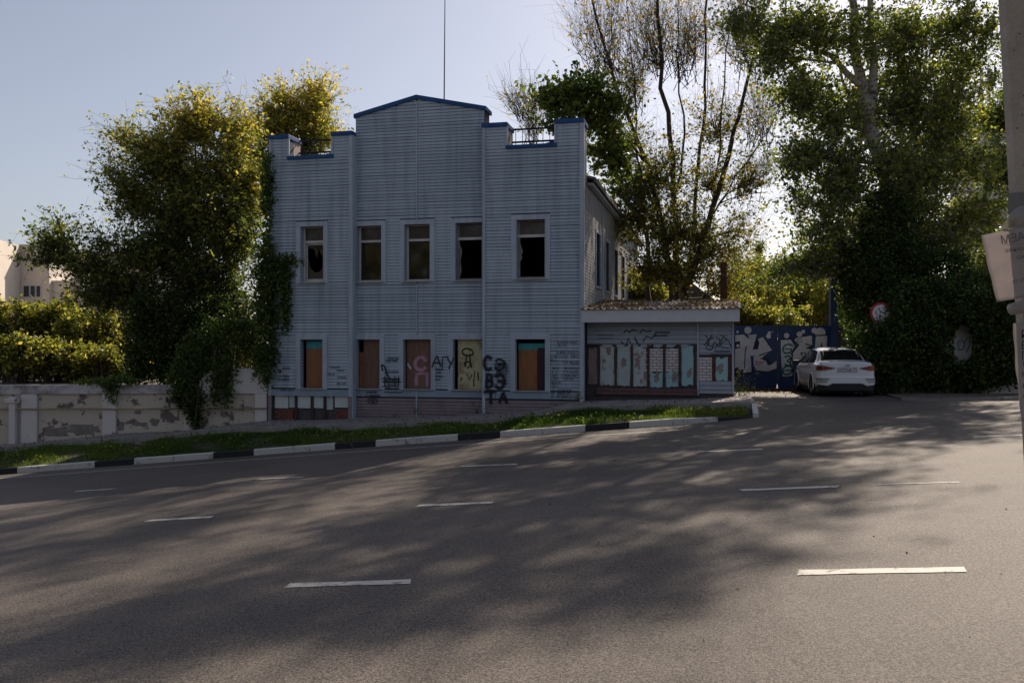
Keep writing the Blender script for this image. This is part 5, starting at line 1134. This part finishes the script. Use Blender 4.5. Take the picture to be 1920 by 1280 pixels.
# background trees behind the gate
for i, (x, y, Z, rx, ry, n_, lab) in enumerate([(1395, 530, 58, 40, 55, 4200, 'slim tree far behind the annex end, paler than its neighbours'), (1540, 515, 60, 50, 60, 5200, 'tallest far tree just left of the navy gate post'), (1420, 560, 46, 50, 60, 6500, 'yellow green tree behind the left gate leaf'), (1500, 550, 50, 55, 66, 7500, 'tall sunlit tree behind the right gate leaf'), (1580, 560, 47, 50, 60, 6500, 'sunlit tree behind the slatted fence'), (1385, 590, 42, 30, 34, 2600, 'low bush beside the annex end behind the gate'), (1660, 560, 55, 60, 80, 6000, 'shaded tree far behind the ivy'), (1215, 545, 40, 30, 30, 2600, 'bright shoots beside the long side wall'), (1450, 600, 41, 50, 20, 3000, 'low sunny shrub right behind the gates')]):
    s = Z/F; c = W(x, y, Z); bush('yard_tree', lab, [(c, (rx*s, 1.4, ry*s), n_), (c+Vector((rx*s*.4, 0, -ry*s*.5)), (rx*s*.6, 1.2, ry*s*.6), n_//2), (c+Vector((-rx*s*.4, 0, -ry*s*.4)), (rx*s*.6, 1.2, ry*s*.6), n_//2)], L_hedge if i != 6 else L_dark, .14, (.48, .24), cat='tree', base_z=-1.9)
tree('poplar_tree', 'pale far poplar rising above the trees behind the gate', [[(base_at(1424, 95, -1.9), .4)]+stem([(1424, 560), (1424, 480)], 95, .3, .08)], [lobe(1424,510,95,12,34,1.0,30,40), lobe(1424,560,95,16,34,1.2,34,40), lobe(1424,470,95,6,14,.5,10,24)], L_hedge, leaf=.3, tint=(.3, .2), spread=.06)
tree('poplar_tree', 'second far poplar, shorter, right of the pale one', [[(base_at(1404, 98, -1.9), .4)]+stem([(1404, 580), (1404, 530)], 98, .3, .08)], [lobe(1404,545,98,12,28,1.0,26,40), lobe(1404,590,98,16,24,1.2,26,40)], L_hedge, leaf=.3, tint=(.3, .2), spread=.06)
# trees across the street behind the viewer, seen only as reflections in the panes
for i, (X, Y, lab) in enumerate([(-38, -15, 'fifth tree across the street, farthest left of the row'), (-28, -17, 'fourth tree across the street mirrored in the left panes'), (-16, -22, 'tree row across the street seen in the window panes'), (-4, -24, 'second tree across the street reflected in the panes'), (9, -22, 'third tree across the street reflected in the panes')]):
    bush('street_tree', lab, [(Vector((X, Y, 4)), (6.5, 2.5, 6), 14000), (Vector((X+2, Y, 10)), (5.5, 2.2, 5), 7000)], L_left, .42, (.5, .2), cat='tree', base_z=-2.2)
# weeds at the gate and along the walls
def tuft(x, y, Z, n_, h, lab, lm=L_hedge, tn=(.35, .2)):
    b = W(x, y, Z); C = b[:]+np.abs(rng.normal(size=(n_, 3)))*np.array([0, 0, h*.5])+rng.normal(size=(n_, 3))*np.array([h*.4, h*.3, .02])
    root = thing('weed_clump', lab, 'plant', b); sm = MB()
    for q in range(7): e = Vector((random.uniform(-.4, .4)*h, random.uniform(-.2, .2)*h, h*random.uniform(.6, 1))); sm.tube([(0, 0, 0), e*.5, e], [.006, .004, .002], 3, False)
    build(sm, 'stalks', M_bark, root); leaf_object('foliage', C, .05, rng.normal(tn[0], tn[1], n_), lm, root, .5, 0)
tuft(1386, 742, 26.8, 900, .75, 'tall weeds between the annex corner and the gate'); tuft(1083, 749, 25.6, 120, .22, 'small green weed at the right corner trim'); tuft(780, 776, 26.6, 50, .25, 'sparse dry weed below the seam at the base', L_ivy); tuft(893, 775, 26.3, 70, .35, 'dry weed against the plum boards', L_ivy); tuft(740, 783, 26.9, 40, .2, 'tiny weed at the left part of the base', L_ivy)

# ------------------------------------------------------------------ litter of leaves
def litter(name, label, pts, size, tint, m):
    o = leaf_object(name, pts, size, tint, m); return props(o, label, 'leaves', None, 'stuff')
n_ = 2600; lx = rng.uniform(f0, f1, n_); ty = rng.uniform(0, 1, n_)**1.3; keep = (np.sin(lx*2.2)+rng.normal(size=n_)*.7 > -.3); lx = lx[keep]; ty = ty[keep]
M4 = Matrix.Translation(P(U0+.06, V0+AV, 0)) @ Matrix.Rotation(ROT, 4, 'Z')
pts = np.array([(M4 @ Vector((a, fy+4.4*t, fz1+.06+.43*t+.02*random.random())))[:] for a, t in zip(lx, ty)])
L_dry = leaf_mat('dry_leaf', [(.06, .028, .014), (.13, .07, .03), (.24, .17, .08)], .2, .7, 1.3)
litter('roof_litter', 'dry leaves lying on the annex roof', pts, .07, rng.uniform(0, 1, len(pts)), L_dry)
n_ = 2200; u_ = rng.uniform(.8, 5.2, n_); v_ = 33-np.abs(rng.normal(size=n_))*1.2; litter('gate_litter', 'fallen leaves heaped at the foot of the gates', np.array([P(a, b, road_z(a, b)+.02)[:] for a, b in zip(u_, v_)]), .07, rng.uniform(0, .45, n_), L_dry)
n_ = 500; u_ = rng.uniform(-20, .8, n_); v_ = np.array([rng.uniform(vs(a)+.2, vb(a)-.1) for a in u_]); litter('pavement_litter', 'scattered dry leaves on the pavement', np.array([P(a, b, hs(a)+.02)[:] for a, b in zip(u_, v_)]), .06, rng.uniform(0, 1, n_), L_dry)
n_ = 240; u_ = rng.uniform(-12, 9, n_); v_ = rng.uniform(2.5, 20, n_); litter('road_litter', 'a few pale crumbs and leaf bits on the asphalt', np.array([P(a, b, road_z(a, b)+.008)[:] for a, b in zip(u_, v_)]), .028, rng.uniform(.3, 1, n_), L_dry)

# ------------------------------------------------------------------ far buildings
fb = thing('cream_house', 'cream rendered flat roofed house far left beyond the hedge', 'building', (-45, 85, -2))
def fbx(x, Z=85): return (x-960)/F*Z+45
def fbz(y, Z=85): return (648-y)/F*Z+2
mb = MB(); mb.box(fbx(38), fbx(92), 0, 8, 0, fbz(461)); build(mb, 'wall', M_far, fb)
mb = MB(); x0 = fbx(38); mb.v = [(x0+1.6, -9, 0), (x0-.01, -.01, 0), (x0-.01, 8, 0), (x0-7, -9, 0), (x0+1.6, -9, fbz(461)), (x0-.01, -.01, fbz(461)), (x0-.01, 8, fbz(461)), (x0-7, -9, fbz(461))]; mb.f = [(0,1,5,4),(1,2,6,5),(2,3,7,6),(3,0,4,7),(4,5,6,7)]; build(mb, 'wing_wall', M_far, fb)
build(MB().box(fbx(36), fbx(93), -.12, 8.1, fbz(461)+.005, fbz(458)), 'roof_edge', M_farg, fb)
build(MB().box(fbx(92)+.01, fbx(150), .6, 5, 0, fbz(528)), 'porch_wall', M_far, fb); build(MB().box(fbx(91), fbx(152), .45, 5.1, fbz(528)+.003, fbz(525)), 'porch_roof', M_farg, fb)
build(MB().box(fbx(92)+.01, fbx(300), 8.2, 14, 0, fbz(475, 93)), 'rear_wall', M_far, fb); build(MB().box(fbx(90), fbx(302), 8.0, 14, fbz(475, 93)+.003, fbz(471, 93)), 'rear_roof_edge', M_farg, fb)
for (x0_, x1_) in ((44, 55), (57, 66), (68, 76)):
    wo = build(MB().box(fbx(x0_), fbx(x1_), -.04, -.004, fbz(556), fbz(536)), 'window', M_glassd, fb)
    build(MB().box(fbx(x0_)-.06, fbx(x0_)+.02, -.07, -.041, fbz(556), fbz(536)).box(fbx(x1_)-.02, fbx(x1_)+.06, -.07, -.041, fbz(556), fbz(536)), 'frame', M_white, wo)
build(MB().box(fbx(120), fbx(127), 8.15, 8.19, fbz(515, 93), fbz(490, 93)), 'window', M_glassd, fb)
wo = build(MB().box(fbx(10), fbx(23), -1.7, -1.5, fbz(580), fbz(563)), 'window', M_glassd, fb)
am = thing('radio_mast', 'thin mast standing behind the cream house roof', 'mast', (gx(169, 92), 99.5, -2))
build(MB().tube([(0, 0, 0), (0, 0, 13)], .07, 5).tube([(0, 0, 13), (0, 0, 16.2)], .035, 5), 'mast_pole', M_ink, am)
ob = thing('outbuilding', 'pale plastered outbuilding glimpsed behind the tree past the side wall', 'building', P(U0+.3, V0+21, -1.8), ROT)
build(MB().box(0, 3.2, 0, 6, 0, 4.0), 'wall', mat('lilac_render', (.48, .44, .50), .9, .15, 1.5), ob); mb = MB(); mb.poly_prism([(-.2, 4.0), (3.4, 4.0), (1.6, 5.4)], -.2, 6.2); build(mb, 'roof', M_slate, ob)
hr = thing('high_rise', 'pale distant tower block showing through the birch leaves at upper right', 'building', (gx(1905, 150), 150, -2))
build(MB().box(-5, 9, 0, 12, 0, gz(212, 150)+2), 'wall', M_farg, hr); build(MB().box(-5.4, 9.4, -.4, 12.4, gz(212, 150)+2.01, gz(206, 150)+2), 'roof_edge', M_slate, hr)
for r_ in range(9):
    for q in range(5): build(MB().box(-4.2+q*2.7, -3.0+q*2.7, -.06, -.005, 8+r_*3.3, 9.7+r_*3.3), 'window', M_glassd, hr)
build(MB().box(-4.6, -4.2, 2, 2.4, gz(206, 150)+2.02, gz(120, 150)+2).box(-3.4, -3.0, 2, 2.4, gz(206, 150)+2.02, gz(120, 150)+2), 'roof_mast', M_farg, hr)

# ------------------------------------------------------------------ concrete utility pole with papers
PZ_ = 4.2
pl = thing('utility_pole', 'square edged concrete utility pole at the right frame edge with notices', 'pole', (2.62, PZ_, -1.62))
mb = MB()
def pole_x(z): return 2.42+(-z)*.030   # left edge near the viewer, leaning
for z_ in (-1.62, -.6, .5, 1.6, 4.0, 9.0):
    xl_ = (1890-960)/F*PZ_+(.8-z_)*.053; wdt = .30-.012*z_
    for (dx, dy) in ((.03, 0), (wdt-.03, 0), (wdt, .03), (wdt, wdt*.8), (0, wdt*.8), (0, .03)): mb.v.append((xl_+dx*.9+dy*.60-2.62, dy-dx*.42+.0, z_+1.62))
for i in range(5):
    for j in range(6): j2 = (j+1) % 6; mb.f.append((i*6+j, i*6+j2, (i+1)*6+j2, (i+1)*6+j))
mb.f.append(tuple(range(5, -1, -1))); mb.f.append(tuple(range(30, 36))); build(mb, 'concrete_shaft', M_conc, pl)
hol = MB()
for q in range(26): z_ = random.uniform(.7, 1.6); e_ = random.uniform(.04, .14); x_ = (1890-960)/F*PZ_+(.8-z_)*.053+e_*.9-2.62; hol.cyl((x_, -.42*e_-.001, z_+1.62), random.uniform(.0015, .0035), .003, 'y', 7)
h_ = build(hol, 'pit', M_ink, pl); h_['kind'] = 'stuff'
xw = (1893-960)/F*PZ_-2.62
bd = MB(); zb0, zb1 = gz(402, PZ_)+1.62, gz(362, PZ_)+1.62
for z_ in (zb0, zb1):
    for (dx, dy) in ((-.004, -.006), (.30, -.006), (.30, .25), (-.004, .25)): bd.v.append((xw+dx*.9+dy*.60, dy-dx*.42, z_))
bd.f = [(0,1,5,4),(1,2,6,5),(2,3,7,6),(3,0,4,7),(0,3,2,1),(4,5,6,7)]; build(bd, 'tape_wrap', mat('grey_tape', (.20, .21, .22), .35, .25, 8, spec=.6), pl)
# crumpled film and papers are held by the pole
def sheet(name, label, cat, corners, depth, m, nx=14, ny=18, amp=.006, thick=.0006, txt=None, parent=None):
    root = thing(name, label, cat, corners[0]); a, b, c, d = [Vector(q) for q in corners]; mb = MB()
    for j in range(ny+1):
        for i in range(nx+1):
            s, t = i/nx, j/ny; p = a.lerp(b, s).lerp(d.lerp(c, s), t); p.y += amp*math.sin(s*9+t*5)+amp*.6*math.sin(t*17+s*3); mb.v.append((p-a)[:])
    for j in range(ny):
        for i in range(nx): q = j*(nx+1)+i; mb.f.append((q, q+1, q+nx+2, q+nx+1))
    o = build(mb, 'sheet', m, root, True); sdm = o.modifiers.new('s', 'SOLIDIFY'); sdm.thickness = thick; return root
PZp = 4.12
def pp_(x, y, Z=PZp): return W(x, y, Z)
nt1 = sheet('paper_notice', 'tilted sunlit paper notice sticking out from the pole, print showing mirrored', 'notice', [pp_(1841, 441), pp_(1950, 418), pp_(1978, 548), pp_(1868, 566)], 0, M_paper, amp=.004)
M_print = mat('faded_print', (.17, .15, .16), .8, .2, 9)
def put_text(root, txt, size, x, y, Z, ang=0.0, mirror=True, m=None, nm='lettering'):
    me = text_mesh(txt, size, mirror); me.materials.append(m or M_print); o = bpy.data.objects.new(nm, me); COL.objects.link(o); o.parent = root; o.location = W(x, y, Z)-root.location; o.rotation_euler = (0, -ang, 0); return o
put_text(nt1, 'СДАЕМ', .052, 1916, 444, PZp-.016, R(11)); put_text(nt1, 'помещение', .030, 1920, 464, PZp-.016, R(10.5)); put_text(nt1, 'в аренду', .026, 1928, 478, PZp-.016, R(10.5)); put_text(nt1, 'от собств.', .026, 1922, 524, PZp-.016, R(10))
build(MB().box(0, .1, 0, .001, 0, .0015), 'underline', M_print, nt1).location = pp_(1883, 458, PZp-.016)-nt1.location
fl = MB(); flr = thing('plastic_film', 'crumpled white film bunched above the paper notice', 'film', pp_(1878, 430, 4.14))
cr = [(1874,428,.0),(1884,418,-.03),(1890,408,-.04),(1898,396,-.02),(1908,388,0),(1925,382,.0),(1930,420,.02),(1905,428,-.03),(1895,424,.01),(1886,430,-.01)]
vs0 = [pp_(x, y, 4.14+d)-flr.location for x, y, d in cr]; cen = sum(vs0, Vector())/len(vs0); cen.y -= .05
fl.v = [tuple(v) for v in vs0]+[tuple(cen)]; fl.f = [(i, (i+1) % len(cr), len(cr)) for i in range(len(cr))]; o = build(fl, 'film', M_film, flr); ss_ = o.modifiers.new('s', 'SUBSURF'); ss_.levels = 2; ss_.render_levels = 2; sdm = o.modifiers.new('t', 'SOLIDIFY'); sdm.thickness = .002
rl_ = thing('paper_roll', 'curled end of a paper below the tilted notice', 'paper', pp_(1896, 580, 4.1)); build(MB().tube([(0, 0, 0), (.12, .02, .025), (.2, .04, .03)], [.026, .03, .03], 12), 'roll', M_film, rl_, True)
nt2 = sheet('paper_notice', 'long wavy paper strip taped low on the pole with bold print', 'notice', [pp_(1900, 606), pp_(1990, 600), pp_(2000, 800), pp_(1913, 790)], 0, M_paper, amp=.007)
for (ch, y) in (('Р', 628), ('Е', 648), ('Г', 668)): put_text(nt2, ch, .055, 1921, y, PZp-.018, 0, False, M_ink)
for (ch, y) in (('В', 682), ('М', 702), ('и', 722), ('с', 742)): put_text(nt2, ch, .03, 1921, y, PZp-.018, 0, False, M_ink)

# ------------------------------------------------------------------ the white saloon
car = thing('parked_car', 'white four door saloon parked nose to the gate in the drive', 'car', (9.93, 27.0, road_z(*UVof(9.9, 29))), R(-8))
M_car = mat('white_car_paint', (.80, .81, .84), .22, .03, 2, spec=.5, coat=.6); M_cg = mat('dark_car_glass', (.012, .013, .015), .06, .1, 2, spec=.7); M_ty = mat('tyre_rubber', (.02, .02, .02), .85, .2, 9)
M_rim = mat('alloy_rim', (.35, .35, .36), .35, .1, 9, metal=.7); M_bp = mat('black_car_plastic', (.02, .02, .022), .6, .2, 9); M_tl = mat('tail_light_red', (.20, .008, .015), .12, .2, 5, spec=.7, coat=.8); M_gap = mat('panel_gap', (.03, .03, .035), .8, .1, 5)
ST = [(0.00,.60,.34,.86,.56,.93,.60),(.03,.74,.30,.90,.64,1.00,.74),(.14,.80,.27,.92,.68,1.055,.80),(.34,.845,.24,.935,.66,1.07,.845),(.60,.862,.22,.95,.62,1.105,.862),(.80,.865,.21,.955,.585,1.235,.865),(1.05,.865,.2,.955,.56,1.36,.865),(1.35,.865,.2,.95,.55,1.43,.865),(1.9,.865,.2,.94,.555,1.468,.865),(2.5,.865,.2,.93,.55,1.455,.865),(2.9,.863,.2,.92,.56,1.36,.863),(3.3,.86,.2,.905,.60,1.14,.86),(3.55,.855,.2,.88,.62,1.00,.855),(3.9,.83,.22,.82,.60,.90,.83),(4.2,.75,.26,.74,.52,.80,.75),(4.36,.62,.3,.68,.42,.72,.62),(4.4,.5,.36,.62,.35,.66,.5)]
def prof_at(st):
    y, w_, zb, zs, xr_, zt, _ = st
    return [(0, zb), (w_*.80, zb), (w_*.95, zb+.06), (w_*.995, zb+.22), (w_, zb+(zs-zb)*.55), (w_*.985, zb+(zs-zb)*.8), (w_*.955, zs-.01), (w_*.915 if zt-zs > .12 else w_*.9, zs+.02 if zt-zs > .12 else zs+(zt-zs)*.4), (xr_+(w_*.90-xr_)*.5 if zt-zs > .12 else xr_+.1, zs+(zt-zs)*.52), (xr_+.03, zt-.07*min(1, (zt-zs)/.3)), (xr_-.07, zt-.018), (xr_*.5, zt-.004), (0, zt)]
def crm(p0, p1, p2, p3, t): return .5*((2*p1)+(-p0+p2)*t+(2*p0-5*p1+4*p2-p3)*t*t+(-p0+3*p1-3*p2+p3)*t**3)
SA = np.array([[(x, st[0], z) for x, z in prof_at(st)] for st in ST]); NSUB = 4
def dens(A, axis, n):
    A = np.moveaxis(A, axis, 0); out = []
    for i in range(len(A)-1):
        p0, p1, p2, p3 = A[max(i-1, 0)], A[i], A[i+1], A[min(i+2, len(A)-1)]
        for k_ in range(n): out.append(crm(p0, p1, p2, p3, k_/n) if axis == 0 else p1+(p2-p1)*(k_/n))
    out.append(A[-1]); return np.moveaxis(np.array(out), 0, axis)
G = dens(SA, 0, NSUB); NI, NJ = G.shape[:2]
cb = MB()
for i in range(NI):
    for j in range(NJ): cb.v.append(tuple(G[i, j]))
    for j in range(NJ-2, 0, -1): cb.v.append((-G[i, j, 0], G[i, j, 1], G[i, j, 2]))
K = 2*NJ-2
for i in range(NI-1):
    for j in range(K): j2 = (j+1) % K; cb.f.append((i*K+j, i*K+j2, (i+1)*K+j2, (i+1)*K+j))
cb.f.append(tuple(range(K-1, -1, -1))); cb.f.append(tuple((NI-1)*K+j for j in range(K)))
body = build(cb, 'body', M_car, car, True); body.data.materials[0] = M_car
# glass: patches just proud of the same surface
def surf(yv, jf, side=1, off=.006):
    i = np.interp(yv, G[:, 6, 1], np.arange(NI)); i0 = int(min(i, NI-2)); fi = i-i0; j0 = int(min(jf, NJ-2)); fj = jf-j0
    def q(i_, j_): i_ = min(max(i_, 0), NI-1); j_ = min(max(j_, 0), NJ-1); return G[i_, j_]
    p = (q(i0, j0)*(1-fi)+q(i0+1, j0)*fi)*(1-fj)+(q(i0, j0+1)*(1-fi)+q(i0+1, j0+1)*fi)*fj
    dj = (q(i0, j0+1)-q(i0, j0)); di = (q(i0+1, j0)-q(i0, j0)); n_ = np.cross(di, dj); n_ = n_/(np.linalg.norm(n_)+1e-9)
    if n_[0] < 0 or (abs(n_[0]) < .3 and n_[2] < 0): n_ = -n_
    p = p+n_*off; return (p[0]*side, p[1], p[2])
def patch(nm, ylo, yhi, jlo, jhi, m, side, ny=12, nj=5, off=.006, both=False):
    mb = MB(); cols = []
    for a in range(ny+1):
        t = a/ny; row = []
        for b in range(nj+1):
            s = b/nj; y_ = ylo(s)+(yhi(s)-ylo(s))*t; row.append(surf(y_, jlo+(jhi-jlo)*s, side, off))
        cols.append(row)
    for row in cols: mb.v += row
    for a in range(ny):
        for b in range(nj): q = a*(nj+1)+b; f = (q, q+1, q+nj+2, q+nj+1); mb.f.append(f if side < 0 else tuple(reversed(f)))
    return build(mb, nm, m, car, True)
for sd_s in (-1, 1):
    patch('side_window', lambda s: .88+.22*s, lambda s: 1.82, 7.1, 8.95, M_cg, sd_s)
    patch('side_window', lambda s: 1.90, lambda s: 3.28-.62*s, 7.1, 8.95, M_cg, sd_s)
    patch('panel_gap', lambda s: 1.855, lambda s: 1.868, 2.3, 7.0, M_gap, sd_s, 1, 10, .003); patch('panel_gap', lambda s: 2.95, lambda s: 2.963, 2.3, 7.0, M_gap, sd_s, 1, 10, .003)
    for yw in (.88, 3.48):
        wl_ = thing('wheel', None, None, (0, 0, 0))
        wl_.parent = car; wl_.location = (sd_s*.77, yw, .31)
        ty = MB(); prf = [(.19, -.09), (.29, -.105), (.315, -.08), (.318, 0), (.315, .08), (.29, .105), (.19, .09)]
        for k_ in range(28):
            an_ = 2*math.pi*k_/28
            for (r_, x_) in prf: ty.v.append((x_, r_*math.cos(an_), r_*math.sin(an_)))
        for k_ in range(28):
            for q in range(6): a_ = k_*7+q; b_ = ((k_+1) % 28)*7+q; ty.f.append((a_, a_+1, b_+1, b_))
        build(ty, 'tyre', M_ty, wl_, True)
        rm = MB(); rm.cyl((0, 0, 0), .045, .19, 'x', 12); 
        for k_ in range(10):
            an_ = 2*math.pi*k_/10; rm.tube([(sd_s*.085, .03*math.cos(an_), .03*math.sin(an_)), (sd_s*.08, .195*math.cos(an_), .195*math.sin(an_))], .014, 4)
        rm.tube([(sd_s*.09, .2*math.cos(2*math.pi*k_/24), .2*math.sin(2*math.pi*k_/24)) for k_ in range(25)], .012, 5, False); build(rm, 'rim', M_rim, wl_, True)
        # arch lip
        ar = MB(); ar.tube([(sd_s*.868, yw+.375*math.cos(a_), .31+.375*math.sin(a_)) for a_ in frange(-.25, math.pi+.25, .2)], .018, 5, False); build(ar, 'wheel_arch', M_car, car, True)
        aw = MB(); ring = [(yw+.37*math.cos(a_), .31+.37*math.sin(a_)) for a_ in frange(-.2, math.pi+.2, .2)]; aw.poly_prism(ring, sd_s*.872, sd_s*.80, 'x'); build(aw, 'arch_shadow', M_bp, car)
    mr_ = MB(); mr_.box(-.10, .10, -.07, .06, -.07, .07); o = build(mr_, 'door_mirror', M_bp, car); o.location = (sd_s*.98, 2.95, .98); bevel(o, .035, 3)
patch('windscreen', lambda s: 2.86, lambda s: 3.45, 9.2, 12, M_cg, 1, 8, 4); patch('windscreen', lambda s: 2.86, lambda s: 3.45, 9.2, 12, M_cg, -1, 8, 4)
for sd_s in (1, -1): patch('rear_window', lambda s: .57, lambda s: 1.19, 9.3, 12, M_cg, sd_s, 10, 5, .005)
build(MB().box(-.80, .80, .15, 4.2, .13, .33), 'underbody_light_block', M_bp, car)  # black box added to close the bright gap beneath the body
# rear end
def rear_y(x): return -.03+.17*(abs(x)/.80)**6
def rear_piece(nm, pts, m, d=.03, off=0.0, parent=None):
    mb = MB(); n = len(pts)
    for (x, z) in pts: mb.v.append((x, rear_y(x)-d-off, z))
    for (x, z) in pts: mb.v.append((x, rear_y(x)+.10, z))
    mb.f.append(tuple(range(n))); mb.f.append(tuple(range(2*n-1, n-1, -1)))
    for i in range(n): j = (i+1) % n; mb.f.append((i, n+i, n+j, j))
    return build(mb, nm, m, parent or car)
def strip(pts_top, pts_bot, nm, m, d, nseg=16):
    if pts_top[0][0] > pts_top[-1][0]: pts_top = pts_top[::-1]
    if pts_bot[0][0] > pts_bot[-1][0]: pts_bot = pts_bot[::-1]
    mb = MB(); xs = frange(pts_top[0][0], pts_top[-1][0], (pts_top[-1][0]-pts_top[0][0])/nseg)
    for x in xs:
        zt = np.interp(x, [p[0] for p in pts_top], [p[1] for p in pts_top]); zb = np.interp(x, [p[0] for p in pts_bot], [p[1] for p in pts_bot])
        mb.v += [(x, rear_y(x)-d, zb), (x, rear_y(x)-d, zt), (x, rear_y(x)+.18, zt), (x, rear_y(x)+.18, zb)]
    for i in range(len(xs)-1):
        a = i*4
        for q in range(4): q2 = (q+1) % 4; mb.f.append((a+q, a+q2, a+4+q2, a+4+q))
    mb.f.append((0, 3, 2, 1)); k_ = (len(xs)-1)*4; mb.f.append((k_, k_+1, k_+2, k_+3)); return build(mb, nm, m, car)
bevel(strip([(-.83, .60), (0, .62), (.83, .60)], [(-.83, .36), (-.55, .33), (-.42, .40), (.42, .40), (.55, .33), (.83, .36)], 'rear_bumper', M_car, .065, 40), .02, 3)
strip([(-.80, .86), (0, .90), (.80, .86)], [(-.80, .58), (0, .60), (.80, .58)], 'boot_lid', M_car, .035, 30)
bevel(strip([(-.66, .985), (0, 1.03), (.66, .985)], [(-.68, .86), (0, .89), (.68, .86)], 'boot_lip', M_car, .03, 30), .02, 2)
strip([(-.78, .42), (-.5, .385), (-.40, .41), (.40, .41), (.5, .385), (.78, .42)], [(-.74, .20), (.74, .20)], 'diffuser', M_bp, .05, 40)
for s_ in (-1, 1):
    strip([(s_*.83, .925), (s_*.60, .915), (s_*.34, .862)], [(s_*.83, .80), (s_*.50, .815), (s_*.34, .850)], 'tail_light', M_tl, .055, 14)
    strip([(s_*.83, .798), (s_*.52, .813)], [(s_*.83, .775), (s_*.66, .780), (s_*.52, .811)], 'indicator_lens', mat('amber_lens', (.35, .16, .10), .2, .1, 5), .052, 8)
    strip([(s_*.83, .555), (s_*.50, .553)], [(s_*.83, .530), (s_*.50, .545)], 'reflector', M_tl, .078, 8)
    strip([(s_*.83, .528), (s_*.52, .540)], [(s_*.83, .42), (s_*.60, .42), (s_*.52, .53)], 'bumper_inset', mat('silver_inset', (.42, .44, .40), .4, .1, 5), .074, 8)
plr = build(MB().box(-.26, .26, -.012, .0, 0, .115), 'number_plate', M_white, car); plr.location = (0, -.078, .755)
build(MB().box(-.27, .27, -.008, .004, -.008, -.0005).box(-.27, .27, -.008, .004, .1155, .123).box(-.27, -.2605, -.008, .004, 0, .115).box(.2605, .27, -.008, .004, 0, .115), 'plate_frame', M_bp, plr)
me = text_mesh('о913ун', .105); me.materials.append(M_ink); o = bpy.data.objects.new('plate_lettering', me); COL.objects.link(o); o.parent = plr; o.location = (-.06, -.0145, .055)
me = text_mesh('36', .07); me.materials.append(M_ink); o = bpy.data.objects.new('plate_lettering', me); COL.objects.link(o); o.parent = plr; o.location = (.20, -.0145, .07)
em = MB(); em.tube([(.075*math.cos(a_), 0, .036*math.sin(a_)) for a_ in frange(0, 2*math.pi, .35)], .005, 4, False); em.tube([(-.03, 0, -.028), (-.022, 0, .03)], .005, 4).tube([(.022, 0, -.03), (.03, 0, .028)], .005, 4).tube([(-.026, 0, 0), (.026, 0, 0)], .005, 4); o = build(em, 'badge', M_rim, car); o.location = (0, -.066, .935)
fin = MB().poly_prism([(0, 0), (.16, 0), (.04, .055), (.0, .055)], -.012, .012, 'x'); o = build(fin, 'roof_fin', M_bp, car); o.location = (0, 1.30, 1.42)
print('LEAVES', LEAFCOUNT[0])
